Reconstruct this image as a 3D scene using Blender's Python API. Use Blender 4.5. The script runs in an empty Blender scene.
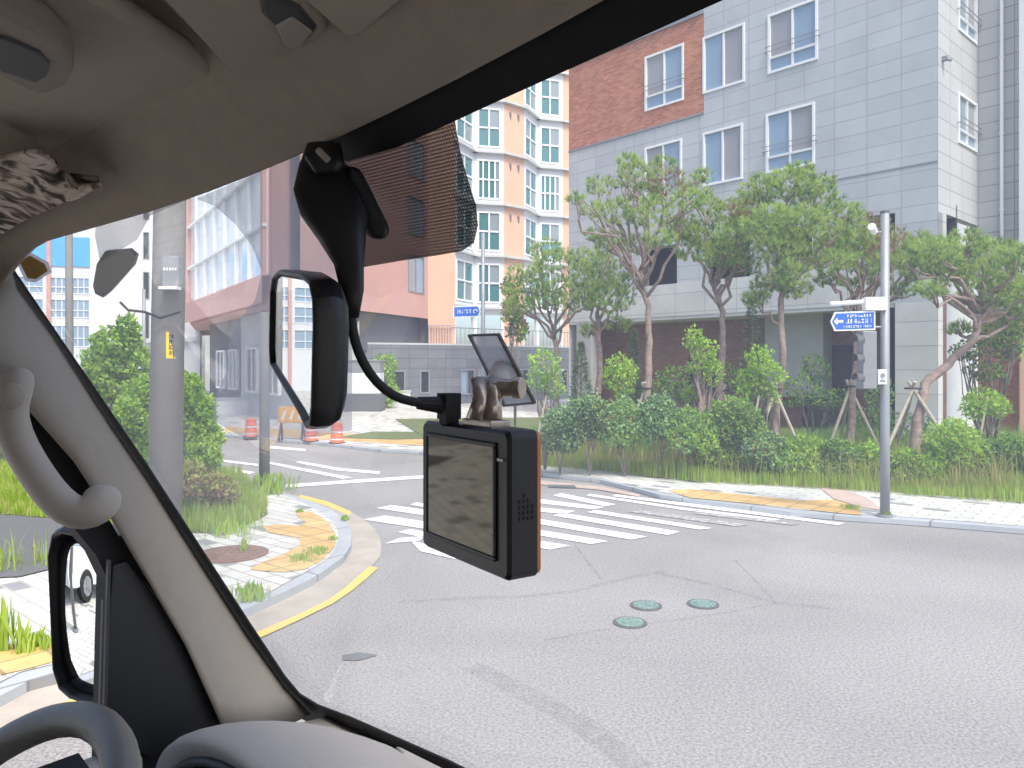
import bpy, bmesh, math, random
from mathutils import Vector, Matrix
random.seed(7)
sc = bpy.context.scene
COL = sc.collection
FP, CX, HY, H = 760.0, 512.0, 366.0, 1.9      # focal length in pixels, image centre, horizon row, eye height
# ------------------------------------------------------------------ camera, world, sun, exposure
cam = bpy.data.cameras.new('camera'); cam_o = bpy.data.objects.new('camera', cam); COL.objects.link(cam_o)
cam_o.location = (0, 0, H); cam_o.rotation_euler = (math.radians(90), 0, 0)
cam.sensor_width = 36; cam.lens = 36*FP/1024; cam.shift_y = -(384-HY)/1024
cam.clip_start = .02; cam.clip_end = 2000
sc.camera = cam_o
SUN_EL, SUN_DIR = 58, Vector((.42, -.9, 0)).normalized()
w = bpy.data.worlds.new("World"); sc.world = w; w.use_nodes = True
nt = w.node_tree; bg = nt.nodes['Background']
sky = nt.nodes.new('ShaderNodeTexSky'); sky.sky_type = 'NISHITA'; sky.sun_disc = False
sky.sun_elevation = math.radians(SUN_EL); sky.sun_rotation = math.atan2(SUN_DIR.x, SUN_DIR.y)
sky.air_density = .8; sky.dust_density = 3.0; sky.ozone_density = .6
nt.links.new(sky.outputs[0], bg.inputs[0]); bg.inputs[1].default_value = .15
sl = bpy.data.lights.new('sun', 'SUN'); sl.energy = 1.5; sl.angle = math.radians(14); sl.color = (1, .95, .87)
so = bpy.data.objects.new('sun', sl); COL.objects.link(so)
sd = Vector((SUN_DIR.x*math.cos(math.radians(SUN_EL)), SUN_DIR.y*math.cos(math.radians(SUN_EL)), math.sin(math.radians(SUN_EL))))
so.rotation_euler = sd.to_track_quat('Z', 'Y').to_euler(); so.location = (0, -5, 30)
sc.view_settings.view_transform = 'Standard'; sc.view_settings.look = 'None'
sc.view_settings.exposure = 1.22; sc.view_settings.gamma = 1
sc.render.engine = 'CYCLES'
sc.cycles.max_bounces = 10; sc.cycles.transparent_max_bounces = 16
sc.cycles.use_denoising = True
# ------------------------------------------------------------------ helpers
def G(px, py, z=0.):                       # ground point under a picture point
    Y = (H-z)*FP/(py-HY); return Vector(((px-CX)/FP*Y, Y, z))
def U(px, py, Y):                          # point at depth Y
    return Vector(((px-CX)/FP*Y, Y, H-(py-HY)/FP*Y))
S40, C40 = math.sin(math.radians(40)), math.cos(math.radians(40))
RV, FV = Vector((C40, -S40, 0)), Vector((S40, C40, 0))
def V(u, v, w_): return RV*u+FV*v+Vector((0, 0, H+w_))      # van coordinates: right, forward, up from the eye
def ray(px, py):
    d = Vector(((px-CX)/FP, 1, -(py-HY)/FP)); return Vector((d.dot(RV), d.dot(FV), d.z))
def HU(px, py, u): r = ray(px, py); t = u/r.x; return Vector((u, r.y*t, r.z*t))
def HW(px, py, w_): r = ray(px, py); t = w_/r.z; return Vector((r.x*t, r.y*t, w_))
GK = .645
def HG(px, py, off=0.):                    # point on the windscreen plane v+GK*w = c
    r = ray(px, py); c = .33+.16*GK-off; t = c/(r.y+GK*r.z); return Vector((r.x*t, r.y*t, r.z*t))
def VW(p): return V(p[0], p[1], p[2])

class MB:
    def __init__(s): s.v = []; s.f = []; s.m = []; s.uv = {}
    def face(s, pts, mi=0, uv=None):
        i = len(s.v); s.v += [tuple(p) for p in pts]; s.f.append(tuple(range(i, i+len(pts)))); s.m.append(mi)
        if uv: s.uv[len(s.f)-1] = uv
    def box(s, c, ax, ay, az, mi=0):       # centre and three half-axis vectors
        c = Vector(c); ax, ay, az = Vector(ax), Vector(ay), Vector(az); i = len(s.v)
        for k in range(8): s.v.append(tuple(c+ax*(1 if k & 1 else -1)+ay*(1 if k & 2 else -1)+az*(1 if k & 4 else -1)))
        for q in ((0,2,3,1),(4,5,7,6),(0,1,5,4),(2,6,7,3),(0,4,6,2),(1,3,7,5)): s.f.append(tuple(i+a for a in q)); s.m.append(mi)
    def bx(s, x0, x1, y0, y1, z0, z1, mi=0):
        s.box(((x0+x1)/2,(y0+y1)/2,(z0+z1)/2), ((x1-x0)/2,0,0), (0,(y1-y0)/2,0), (0,0,(z1-z0)/2), mi)
    def prism(s, poly, vec, mi=0, cap=True):
        i = len(s.v); n = len(poly); vec = Vector(vec)
        s.v += [tuple(Vector(p)) for p in poly]+[tuple(Vector(p)+vec) for p in poly]
        for k in range(n): s.f.append((i+k, i+(k+1) % n, i+n+(k+1) % n, i+n+k)); s.m.append(mi)
        if cap: s.f.append(tuple(i+k for k in range(n-1,-1,-1))); s.m.append(mi); s.f.append(tuple(i+n+k for k in range(n))); s.m.append(mi)
    def loft(s, rings, mi=0, closed=True, caps=True):
        i = len(s.v); n = len(rings[0])
        for r in rings: s.v += [tuple(p) for p in r]
        for a in range(len(rings)-1):
            for k in range(n if closed else n-1):
                s.f.append((i+a*n+k, i+a*n+(k+1) % n, i+(a+1)*n+(k+1) % n, i+(a+1)*n+k)); s.m.append(mi)
        if caps and closed:
            s.f.append(tuple(i+k for k in range(n-1,-1,-1))); s.m.append(mi)
            j = i+(len(rings)-1)*n; s.f.append(tuple(j+k for k in range(n))); s.m.append(mi)
    def tube(s, pts, rad, n=8, mi=0, sx=1., close=False, caps=True):
        pts = [Vector(p) for p in pts]; m = len(pts)
        if not hasattr(rad, '__len__'): rad = [rad]*m
        rings = []; up = None
        for a in range(m):
            if close: t = pts[(a+1) % m]-pts[a-1]
            else: t = pts[min(a+1, m-1)]-pts[max(a-1, 0)]
            t.normalize()
            if up is None: up = Vector((0,0,1)) if abs(t.z) < .9 else Vector((1,0,0))
            x = t.cross(up).normalized(); y = x.cross(t).normalized(); up = y
            rings.append([pts[a]+(x*math.cos(2*math.pi*k/n)*sx+y*math.sin(2*math.pi*k/n))*rad[a] for k in range(n)])
        if close: rings.append(rings[0])
        s.loft(rings, mi, True, caps and not close)
    def disc(s, c, ax, ay, n=24, mi=0): s.face([Vector(c)+Vector(ax)*math.cos(2*math.pi*k/n)+Vector(ay)*math.sin(2*math.pi*k/n) for k in range(n)], mi)
    def build(s, name, mats, parent=None, smooth=False, bevel=0, seg=2, sub=0, auto=False):
        me = bpy.data.meshes.new(name); me.from_pydata(s.v, [], s.f)
        if not isinstance(mats, (list, tuple)): mats = [mats]
        for m in mats: me.materials.append(m)
        me.polygons.foreach_set('material_index', s.m)
        if s.uv:
            L = me.uv_layers.new(name='UVMap')
            for fi, uv in s.uv.items():
                for li, c in zip(me.polygons[fi].loop_indices, uv): L.data[li].uv = c
        if smooth or sub: me.polygons.foreach_set('use_smooth', [True]*len(me.polygons))
        me.update()
        o = bpy.data.objects.new(name, me); COL.objects.link(o)
        if parent: o.parent = parent; o.matrix_parent_inverse = parent.matrix_world.inverted()
        if bevel:
            b = o.modifiers.new('b', 'BEVEL'); b.width = bevel; b.segments = seg; b.limit_method = 'ANGLE'; b.angle_limit = .6
            me.polygons.foreach_set('use_smooth', [True]*len(me.polygons))
            wn = o.modifiers.new('wn', 'WEIGHTED_NORMAL')
        if sub:
            q = o.modifiers.new('s', 'SUBSURF'); q.levels = q.render_levels = sub
        return o
def tag(o, label=None, cat=None, group=None, kind=None):
    if label: o['label'] = label
    if cat: o['category'] = cat
    if group: o['group'] = group
    if kind: o['kind'] = kind
    return o
def empty(name, loc, label=None, cat=None, group=None):
    o = bpy.data.objects.new(name, None); COL.objects.link(o); o.location = loc; o.empty_display_size = .1
    o.matrix_world = Matrix.Translation(Vector(loc))
    return tag(o, label, cat, group)

# ------------------------------------------------------------------ materials
def newmat(name):
    m = bpy.data.materials.new(name); m.use_nodes = True; t = m.node_tree
    return m, t, t.nodes['Principled BSDF'], t.nodes.new, t.links.new
def mat(name, col, rough=.6, var=.12, scale=8., bump=0., bscale=60., metal=0., spec=.5, dark=None, detail=5.):
    m, t, p, N, Lk = newmat(name)
    tc = N('ShaderNodeTexCoord'); no = N('ShaderNodeTexNoise'); no.inputs['Scale'].default_value = scale; no.inputs['Detail'].default_value = detail
    no.inputs['Roughness'].default_value = .65
    Lk(tc.outputs['Object'], no.inputs['Vector'])
    r = N('ShaderNodeValToRGB'); r.color_ramp.elements[0].position = .3; r.color_ramp.elements[1].position = .7
    d = dark or tuple(c*(1-var) for c in col)
    r.color_ramp.elements[0].color = (*d, 1); r.color_ramp.elements[1].color = (*[min(1, c*(1+var*.5)) for c in col], 1)
    Lk(no.outputs['Fac'], r.inputs[0]); Lk(r.outputs[0], p.inputs['Base Color'])
    p.inputs['Roughness'].default_value = rough; p.inputs['Metallic'].default_value = metal
    p.inputs['Specular IOR Level'].default_value = spec
    if bump:
        n2 = N('ShaderNodeTexNoise'); n2.inputs['Scale'].default_value = bscale; n2.inputs['Detail'].default_value = 4
        Lk(tc.outputs['Object'], n2.inputs['Vector'])
        b = N('ShaderNodeBump'); b.inputs['Strength'].default_value = bump; b.inputs['Distance'].default_value = .01
        Lk(n2.outputs['Fac'], b.inputs['Height']); Lk(b.outputs[0], p.inputs['Normal'])
    return m
def brickmat(name, c1, c2, mortar, bw, bh, ms=.01, offset=.5, rough=.7, rare=None, thr=.85, uv=True, dirt=.12, dscale=1.2, bump=.3, rot=0.):
    m, t, p, N, Lk = newmat(name)
    tc = N('ShaderNodeTexCoord'); mp = N('ShaderNodeMapping'); mp.inputs['Rotation'].default_value = (0, 0, rot)
    Lk(tc.outputs['UV' if uv else 'Object'], mp.inputs[0])
    b = N('ShaderNodeTexBrick'); b.offset = offset; b.inputs['Scale'].default_value = 1
    b.inputs['Brick Width'].default_value = bw; b.inputs['Row Height'].default_value = bh; b.inputs['Mortar Size'].default_value = ms
    b.inputs['Mortar Smooth'].default_value = .1
    b.inputs['Color1'].default_value = (0, 0, 0, 1); b.inputs['Color2'].default_value = (1, 1, 1, 1); b.inputs['Mortar'].default_value = (.5, .5, .5, 1)
    Lk(mp.outputs[0], b.inputs['Vector'])
    r = N('ShaderNodeValToRGB'); Lk(b.outputs['Color'], r.inputs[0])
    r.color_ramp.elements[0].color = (*c1, 1); r.color_ramp.elements[1].color = (*c2, 1)
    if rare:
        r.color_ramp.elements[1].position = thr-.02; e = r.color_ramp.elements.new(thr); e.color = (*rare, 1)
    mx = N('ShaderNodeMix'); mx.data_type = 'RGBA'
    Lk(b.outputs['Fac'], mx.inputs[0]); Lk(r.outputs[0], mx.inputs[6]); mx.inputs[7].default_value = (*mortar, 1)
    no = N('ShaderNodeTexNoise'); no.inputs['Scale'].default_value = dscale; no.inputs['Detail'].default_value = 8; no.inputs['Roughness'].default_value = .7
    Lk(tc.outputs['Object'], no.inputs['Vector'])
    mr = N('ShaderNodeMapRange'); mr.inputs[1].default_value = .3; mr.inputs[2].default_value = .75; mr.inputs[3].default_value = 1-dirt*2; mr.inputs[4].default_value = 1.02
    Lk(no.outputs['Fac'], mr.inputs[0])
    mu = N('ShaderNodeMix'); mu.data_type = 'RGBA'; mu.blend_type = 'MULTIPLY'; mu.inputs[0].default_value = 1
    cb = N('ShaderNodeCombineColor'); [Lk(mr.outputs[0], cb.inputs[k]) for k in range(3)]
    Lk(mx.outputs[2], mu.inputs[6]); Lk(cb.outputs[0], mu.inputs[7]); Lk(mu.outputs[2], p.inputs['Base Color'])
    p.inputs['Roughness'].default_value = rough
    bu = N('ShaderNodeBump'); bu.invert = True; bu.inputs['Strength'].default_value = bump; bu.inputs['Distance'].default_value = .01
    Lk(b.outputs['Fac'], bu.inputs['Height']); Lk(bu.outputs[0], p.inputs['Normal'])
    return m
def leafmat(name, col, col2, tr=.35):
    m, t, p, N, Lk = newmat(name)
    tc = N('ShaderNodeTexCoord'); no = N('ShaderNodeTexNoise'); no.inputs['Scale'].default_value = 3.; no.inputs['Detail'].default_value = 6
    Lk(tc.outputs['Object'], no.inputs['Vector'])
    r = N('ShaderNodeValToRGB'); r.color_ramp.elements[0].position = .35; r.color_ramp.elements[1].position = .65
    r.color_ramp.elements[0].color = (*col, 1); r.color_ramp.elements[1].color = (*col2, 1)
    Lk(no.outputs['Fac'], r.inputs[0]); Lk(r.outputs[0], p.inputs['Base Color']); p.inputs['Roughness'].default_value = .55
    tl = N('ShaderNodeBsdfTranslucent'); Lk(r.outputs[0], tl.inputs[0])
    mx = N('ShaderNodeMixShader'); mx.inputs[0].default_value = tr
    Lk(p.outputs[0], mx.inputs[1]); Lk(tl.outputs[0], mx.inputs[2]); Lk(mx.outputs[0], t.nodes['Material Output'].inputs[0])
    return m
def asphalt(name, base, spk=.35):
    m, t, p, N, Lk = newmat(name)
    tc = N('ShaderNodeTexCoord')
    n1 = N('ShaderNodeTexNoise'); n1.inputs['Scale'].default_value = 55; n1.inputs['Detail'].default_value = 3; n1.inputs['Roughness'].default_value = .8
    n2 = N('ShaderNodeTexNoise'); n2.inputs['Scale'].default_value = .45; n2.inputs['Detail'].default_value = 7; n2.inputs['Distortion'].default_value = .6
    vo = N('ShaderNodeTexVoronoi'); vo.feature = 'DISTANCE_TO_EDGE'; vo.inputs['Scale'].default_value = .33
    n3 = N('ShaderNodeTexNoise'); n3.inputs['Scale'].default_value = 1.3; n3.inputs['Detail'].default_value = 6
    ad = N('ShaderNodeVectorMath'); ad.operation = 'ADD'; sc_ = N('ShaderNodeVectorMath'); sc_.operation = 'SCALE'; sc_.inputs['Scale'].default_value = 1.2
    for n in (n1, n2, n3): Lk(tc.outputs['Object'], n.inputs['Vector'])
    Lk(n3.outputs['Color'], sc_.inputs[0]); Lk(tc.outputs['Object'], ad.inputs[0]); Lk(sc_.outputs[0], ad.inputs[1]); Lk(ad.outputs[0], vo.inputs['Vector'])
    def mrange(src, a, b, c, d):
        q = N('ShaderNodeMapRange'); q.inputs[1].default_value = a; q.inputs[2].default_value = b; q.inputs[3].default_value = c; q.inputs[4].default_value = d
        Lk(src, q.inputs[0]); return q.outputs[0]
    def mul(a, b): q = N('ShaderNodeMath'); q.operation = 'MULTIPLY'; Lk(a, q.inputs[0]); Lk(b, q.inputs[1]); return q.outputs[0]
    f = mul(mrange(n1.outputs['Fac'], .32, .68, 1-spk, 1+spk), mrange(n2.outputs['Fac'], .3, .7, .82, 1.1))
    f = mul(f, mrange(vo.outputs['Distance'], .0, .02, .96, 1.))
    mx = N('ShaderNodeMix'); mx.data_type = 'RGBA'; mx.blend_type = 'MULTIPLY'; mx.inputs[0].default_value = 1; mx.inputs[6].default_value = (*base, 1)
    cb = N('ShaderNodeCombineColor'); [Lk(f, cb.inputs[k]) for k in range(3)]; Lk(cb.outputs[0], mx.inputs[7])
    Lk(mx.outputs[2], p.inputs['Base Color']); p.inputs['Roughness'].default_value = .85; p.inputs['Specular IOR Level'].default_value = .3
    b = N('ShaderNodeBump'); b.inputs['Strength'].default_value = .35; b.inputs['Distance'].default_value = .006; Lk(n1.outputs['Fac'], b.inputs['Height']); Lk(b.outputs[0], p.inputs['Normal'])
    return m
def worn(name, col, under, thr=.36):      # road paint worn through to the asphalt
    m, t, p, N, Lk = newmat(name)
    tc = N('ShaderNodeTexCoord'); n1 = N('ShaderNodeTexNoise'); n1.inputs['Scale'].default_value = 14; n1.inputs['Detail'].default_value = 8; n1.inputs['Roughness'].default_value = .75
    Lk(tc.outputs['Object'], n1.inputs['Vector'])
    r = N('ShaderNodeValToRGB'); r.color_ramp.elements[0].position = thr-.03; r.color_ramp.elements[1].position = thr+.06
    r.color_ramp.elements[0].color = (*under, 1); r.color_ramp.elements[1].color = (*col, 1)
    Lk(n1.outputs['Fac'], r.inputs[0]); Lk(r.outputs[0], p.inputs['Base Color']); p.inputs['Roughness'].default_value = .7
    return m
def glassy(name, col, rough=.06, spec=.8, metal=0.):
    m, t, p, N, Lk = newmat(name); p.inputs['Base Color'].default_value = (*col, 1); p.inputs['Roughness'].default_value = rough
    p.inputs['Specular IOR Level'].default_value = spec; p.inputs['Metallic'].default_value = metal
    if metal: return m
    tc = N('ShaderNodeTexCoord'); n1 = N('ShaderNodeTexNoise'); n1.inputs['Scale'].default_value = .9; Lk(tc.outputs['Object'], n1.inputs['Vector'])
    b = N('ShaderNodeBump'); b.inputs['Strength'].default_value = .08; b.inputs['Distance'].default_value = .05; Lk(n1.outputs['Fac'], b.inputs['Height']); Lk(b.outputs[0], p.inputs['Normal'])
    return m
def film(name, col, alpha, rough=.5, dots=False):
    m, t, p, N, Lk = newmat(name)
    p.inputs['Base Color'].default_value = (*col, 1); p.inputs['Roughness'].default_value = rough
    tr = N('ShaderNodeBsdfTransparent'); mx = N('ShaderNodeMixShader'); mx.inputs[0].default_value = alpha
    Lk(tr.outputs[0], mx.inputs[1]); Lk(p.outputs[0], mx.inputs[2]); Lk(mx.outputs[0], t.nodes['Material Output'].inputs[0])
    if dots:
        tc = N('ShaderNodeTexCoord'); mp = N('ShaderNodeMapping'); mp.inputs['Scale'].default_value = (1/.0023,)*3; Lk(tc.outputs['UV'], mp.inputs[0])
        fr = N('ShaderNodeVectorMath'); fr.operation = 'FRACTION'; Lk(mp.outputs[0], fr.inputs[0])
        sb = N('ShaderNodeVectorMath'); sb.operation = 'SUBTRACT'; sb.inputs[1].default_value = (.5, .5, 0); Lk(fr.outputs[0], sb.inputs[0])
        ln = N('ShaderNodeVectorMath'); ln.operation = 'LENGTH'; Lk(sb.outputs[0], ln.inputs[0])
        c = N('ShaderNodeMapRange'); c.inputs[1].default_value = .28; c.inputs[2].default_value = .38; c.inputs[3].default_value = .80; c.inputs[4].default_value = .97
        Lk(ln.outputs['Value'], c.inputs[0]); Lk(c.outputs[0], mx.inputs[0])
    return m
# windscreen glass: clear, Fresnel reflection, dust share that paints in the milky reflection haze
def windscreen_mat():
    m, t, p, N, Lk = newmat('windscreen_glass')
    tr = N('ShaderNodeBsdfTransparent'); tr.inputs[0].default_value = (.93, .96, .95, 1)
    gl = N('ShaderNodeBsdfGlossy'); gl.inputs['Roughness'].default_value = .0
    fn = N('ShaderNodeFresnel'); fn.inputs[0].default_value = 1.45
    di = N('ShaderNodeBsdfTranslucent'); di.inputs[0].default_value = (.9, .93, 1, 1)
    tc = N('ShaderNodeTexCoord'); no = N('ShaderNodeTexNoise'); no.inputs['Scale'].default_value = 6; no.inputs['Detail'].default_value = 6; Lk(tc.outputs['Object'], no.inputs['Vector'])
    mr = N('ShaderNodeMapRange'); mr.inputs[3].default_value = .09; mr.inputs[4].default_value = .15; Lk(no.outputs['Fac'], mr.inputs[0])
    m1 = N('ShaderNodeMixShader'); Lk(mr.outputs[0], m1.inputs[0]); Lk(tr.outputs[0], m1.inputs[1]); Lk(di.outputs[0], m1.inputs[2])
    m2 = N('ShaderNodeMixShader'); Lk(fn.outputs[0], m2.inputs[0]); Lk(m1.outputs[0], m2.inputs[1]); Lk(gl.outputs[0], m2.inputs[2])
    Lk(m2.outputs[0], t.nodes['Material Output'].inputs[0]); return m

def veilmat():  # painted windscreen reflection veil; the bracket plate uses it too
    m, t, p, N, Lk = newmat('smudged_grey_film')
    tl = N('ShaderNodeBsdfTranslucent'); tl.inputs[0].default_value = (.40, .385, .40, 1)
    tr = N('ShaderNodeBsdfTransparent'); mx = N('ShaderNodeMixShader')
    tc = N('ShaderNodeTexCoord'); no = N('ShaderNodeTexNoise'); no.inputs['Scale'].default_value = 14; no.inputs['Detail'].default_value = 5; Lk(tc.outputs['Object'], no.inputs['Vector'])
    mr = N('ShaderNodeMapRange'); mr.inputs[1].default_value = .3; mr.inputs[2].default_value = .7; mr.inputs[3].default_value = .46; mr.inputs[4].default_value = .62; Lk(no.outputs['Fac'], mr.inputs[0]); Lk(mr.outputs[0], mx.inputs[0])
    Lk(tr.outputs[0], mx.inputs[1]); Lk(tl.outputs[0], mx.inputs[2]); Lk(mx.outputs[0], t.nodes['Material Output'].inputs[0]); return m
M = {}
M['asphalt'] = asphalt('asphalt', (.29, .28, .268), .5)
def seammat():
    m, t, p, N, Lk = newmat('worn_seam'); p.inputs['Base Color'].default_value = (.12, .118, .115, 1); p.inputs['Roughness'].default_value = .9
    tc = N('ShaderNodeTexCoord'); no = N('ShaderNodeTexNoise'); no.inputs['Scale'].default_value = 9; no.inputs['Detail'].default_value = 8; no.inputs['Roughness'].default_value = .8; Lk(tc.outputs['Object'], no.inputs['Vector'])
    mr = N('ShaderNodeMapRange'); mr.inputs[1].default_value = .42; mr.inputs[2].default_value = .75; mr.inputs[3].default_value = .02; mr.inputs[4].default_value = .32; Lk(no.outputs['Fac'], mr.inputs[0])
    tr = N('ShaderNodeBsdfTransparent'); mx = N('ShaderNodeMixShader'); Lk(mr.outputs[0], mx.inputs[0]); Lk(tr.outputs[0], mx.inputs[1]); Lk(p.outputs[0], mx.inputs[2]); Lk(mx.outputs[0], t.nodes['Material Output'].inputs[0]); return m
M['patch'] = seammat()
M['lane'] = asphalt('asphalt_lane', (.13, .135, .14), .3)
M['soil'] = mat('soil', (.20, .17, .11), .9, .4, 3, .5, 20)
M['turf'] = mat('turf', (.10, .16, .035), .9, .5, 4, .6, 30, dark=(.12, .11, .05))
M['white_paint'] = worn('white_road_paint', (.80, .80, .78), (.36, .36, .36))
M['yellow_paint'] = worn('yellow_road_paint', (.78, .50, .13), (.40, .36, .28), .33)
M['paver'] = brickmat('white_pavers', (.60, .60, .57), (.76, .75, .71), (.44, .43, .37), .30, .15, .012, .5, rare=(.30, .31, .31), thr=.9, uv=False, dirt=.14, dscale=1.6, rot=.7)
M['paver_tactile'] = brickmat('yellow_tactile_pavers', (.70, .45, .16), (.82, .56, .24), (.42, .30, .16), .3, .3, .012, 0, uv=False, dirt=.2, dscale=2.5, rot=.7)
M['curb'] = brickmat('curb_stone', (.42, .45, .47), (.50, .52, .54), (.25, .25, .25), 1., 4., .012, 0, uv=False, dirt=.12, rot=.7)
M['gutter'] = mat('gutter_concrete', (.43, .385, .325), .85, .2, 2.5, .3, 60)
M['tan'] = mat('gutter_stain_concrete', (.50, .38, .33), .85, .2, 2.5, .3, 60)
M['iron'] = mat('rusty_iron', (.22, .13, .10), .8, .3, 9, .4, 90)
M['teal_iron'] = mat('teal_valve_cover', (.20, .31, .27), .7, .6, 40, .5, 120)
M['dark_iron'] = mat('dark_iron_ring', (.10, .10, .10), .7, .3, 20)
M['stone'] = brickmat('grey_stone_panels', (.48, .505, .53), (.535, .56, .585), (.39, .41, .43), .85, .42, .014, 0, dirt=.085, dscale=.8, bump=.15)
M['stone_warm'] = brickmat('pale_stone_panels', (.45, .46, .46), (.50, .505, .50), (.30, .30, .31), .85, .42, .014, 0, dirt=.05, dscale=.5, bump=.15)
M['pale_wall'] = brickmat('pale_balcony_panels', (.58, .58, .57), (.64, .64, .63), (.40, .40, .40), 1.1, .6, .012, 0, dirt=.11, dscale=.9, bump=.15)
M['brick'] = brickmat('orange_brick', (.43, .125, .065), (.64, .26, .15), (.42, .27, .21), .21, .07, .009, dirt=.1, dscale=1.5)
M['dark_brick'] = brickmat('brown_brick', (.20, .09, .06), (.30, .13, .09), (.25, .18, .15), .21, .07, .009, dirt=.12)
M['base_tile'] = brickmat('slate_grey_tiles', (.17, .18, .20), (.22, .23, .25), (.12, .12, .13), .9, .45, .015, 0, dirt=.1)
M['peach'] = mat('peach_plaster', (.74, .45, .32), .8, .06, .6)
M['coral'] = mat('coral_plaster', (.60, .335, .285), .8, .07, .6)
M['white'] = mat('white_plaster', (.68, .69, .71), .7, .06, 1.)
M['offwhite'] = mat('pale_concrete', (.55, .56, .55), .8, .12, .7)
M['frame'] = mat('white_window_frame', (.82, .83, .84), .35, .03, 3)
M['glass_blue'] = glassy('window_glass_blue', (.26, .36, .47), .06, .8)
M['glass_grey'] = glassy('window_insect_screen', (.33, .33, .35), .35, .5)
M['glass_teal'] = glassy('window_glass_teal', (.07, .20, .21), .06, .8)
M['glass_teal2'] = glassy('window_glass_pale', (.25, .30, .33), .15, .8)
M['glass_dark'] = glassy('dark_window_glass', (.03, .04, .05), .1, .6)
M['glass_white'] = glassy('white_curtain_glass', (.62, .70, .76), .12, .8)
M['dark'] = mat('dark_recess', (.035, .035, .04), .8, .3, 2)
M['green_door'] = mat('dark_teal_shutter', (.03, .06, .065), .6, .3, 2)
M['steel'] = mat('galvanised_pole', (.30, .31, .33), .5, .15, 3, metal=.3)
M['concrete_pole'] = mat('grey_concrete_pole', (.225, .215, .205), .8, .14, 2.2, .2, 60)
M['blue_sign'] = mat('blue_sign_face', (.02, .12, .52), .4, .03, 5)
M['white_sign'] = mat('white_sign_face', (.8, .82, .85), .4, .03, 5)
M['yellow_sign'] = mat('yellow_sticker', (.80, .55, .03), .5, .06, 20)
M['black_ink'] = mat('black_ink', (.02, .02, .02), .5, .1, 20)
M['signal'] = mat('signal_housing', (.24, .25, .26), .5, .12, 8)
M['orange'] = mat('orange_plastic', (.85, .16, .06), .45, .08, 4)
M['amber'] = mat('amber_plastic', (.85, .42, .04), .45, .08, 4)
M['rubber'] = mat('black_rubber', (.02, .02, .022), .7, .2, 10)
M['bark'] = mat('pine_bark', (.34, .25, .21), .9, .45, 9, 1., 30)
M['bark2'] = mat('grey_bark', (.24, .20, .16), .9, .4, 9, 1., 30)
M['stake'] = mat('weathered_stake', (.46, .40, .32), .85, .2, 12)
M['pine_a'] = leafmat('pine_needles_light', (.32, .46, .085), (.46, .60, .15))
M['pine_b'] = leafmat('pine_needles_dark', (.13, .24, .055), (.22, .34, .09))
M['pine_c'] = leafmat('pine_needles_dry', (.30, .22, .10), (.36, .26, .13))
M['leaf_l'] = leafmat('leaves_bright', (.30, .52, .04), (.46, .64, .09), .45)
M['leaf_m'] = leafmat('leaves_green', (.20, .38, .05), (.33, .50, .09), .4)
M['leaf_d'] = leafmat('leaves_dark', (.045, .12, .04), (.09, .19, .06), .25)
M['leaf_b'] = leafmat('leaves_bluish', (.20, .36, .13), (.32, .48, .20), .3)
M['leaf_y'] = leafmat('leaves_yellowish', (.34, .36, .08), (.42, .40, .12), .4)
M['leaf_br'] = leafmat('leaves_brown', (.24, .15, .09), (.33, .22, .14), .3)
M['grass_a'] = leafmat('grass_blades', (.30, .46, .05), (.42, .56, .10), .45)
M['grass_b'] = leafmat('grass_blades_dry', (.36, .36, .12), (.50, .46, .20), .4)
M['headliner'] = mat('beige_headliner_cloth', (.42, .36, .295), .95, .07, 60, .25, 700, spec=.2)
M['pillar'] = mat('beige_trim_plastic', (.285, .25, .21), .7, .05, 40, .25, 900, spec=.3)
M['handle'] = mat('beige_handle_plastic', (.36, .32, .275), .5, .04, 40, .1, 900)
M['dash'] = mat('grey_dash_plastic', (.40, .37, .345), .62, .05, 60, .3, 900, spec=.4)
M['dash_dark'] = mat('dark_dash_plastic', (.045, .045, .05), .55, .1, 40, .1, 900)
M['black'] = mat('black_plastic', (.012, .012, .014), .42, .1, 30, .08, 800)
M['seal'] = mat('black_seal', (.008, .008, .010), .75, .2, 30)
M['wheel'] = mat('grey_wheel_leather', (.155, .145, .125), .38, .1, 50, .2, 600)
M['mirror'] = glassy('mirror_glass', (.82, .84, .84), .0, .5, 1.)
M['screen'] = glassy('monitor_screen', (.085, .078, .06), .04, .6, 1.)
M['copper'] = mat('copper_back_shell', (.55, .20, .08), .35, .1, 20, metal=.3)
M['clear'] = film('smoky_clear_plastic', (.55, .53, .51), .68, .12)
M['clear_edge'] = film('smoky_plastic_edge', (.12, .11, .10), .8, .15)
M['tan_plastic'] = mat('translucent_brown_knob', (.50, .42, .36), .22, .35, 60, metal=.6)
M['dotfilm'] = film('dotted_black_frit', (.075, .075, .085), .9, .7, True)
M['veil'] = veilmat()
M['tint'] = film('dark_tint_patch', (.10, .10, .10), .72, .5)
M['sticker'] = leafmat('gold_sticker', (.50, .36, .17), (.70, .52, .28), .75); M['sticker_white'] = leafmat('sticker_white', (.8, .8, .8), (.85, .85, .85), .75)
M['cloth'] = None
M['wind'] = windscreen_mat()
M['car_white'] = mat('white_car_paint', (.72, .73, .75), .2, .03, 2)
M['red_lamp'] = glassy('red_tail_lamp', (.45, .02, .02), .1)
M['blue_panel'] = mat('sky_blue_cladding', (.12, .42, .80), .4, .06, 1.)

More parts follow.
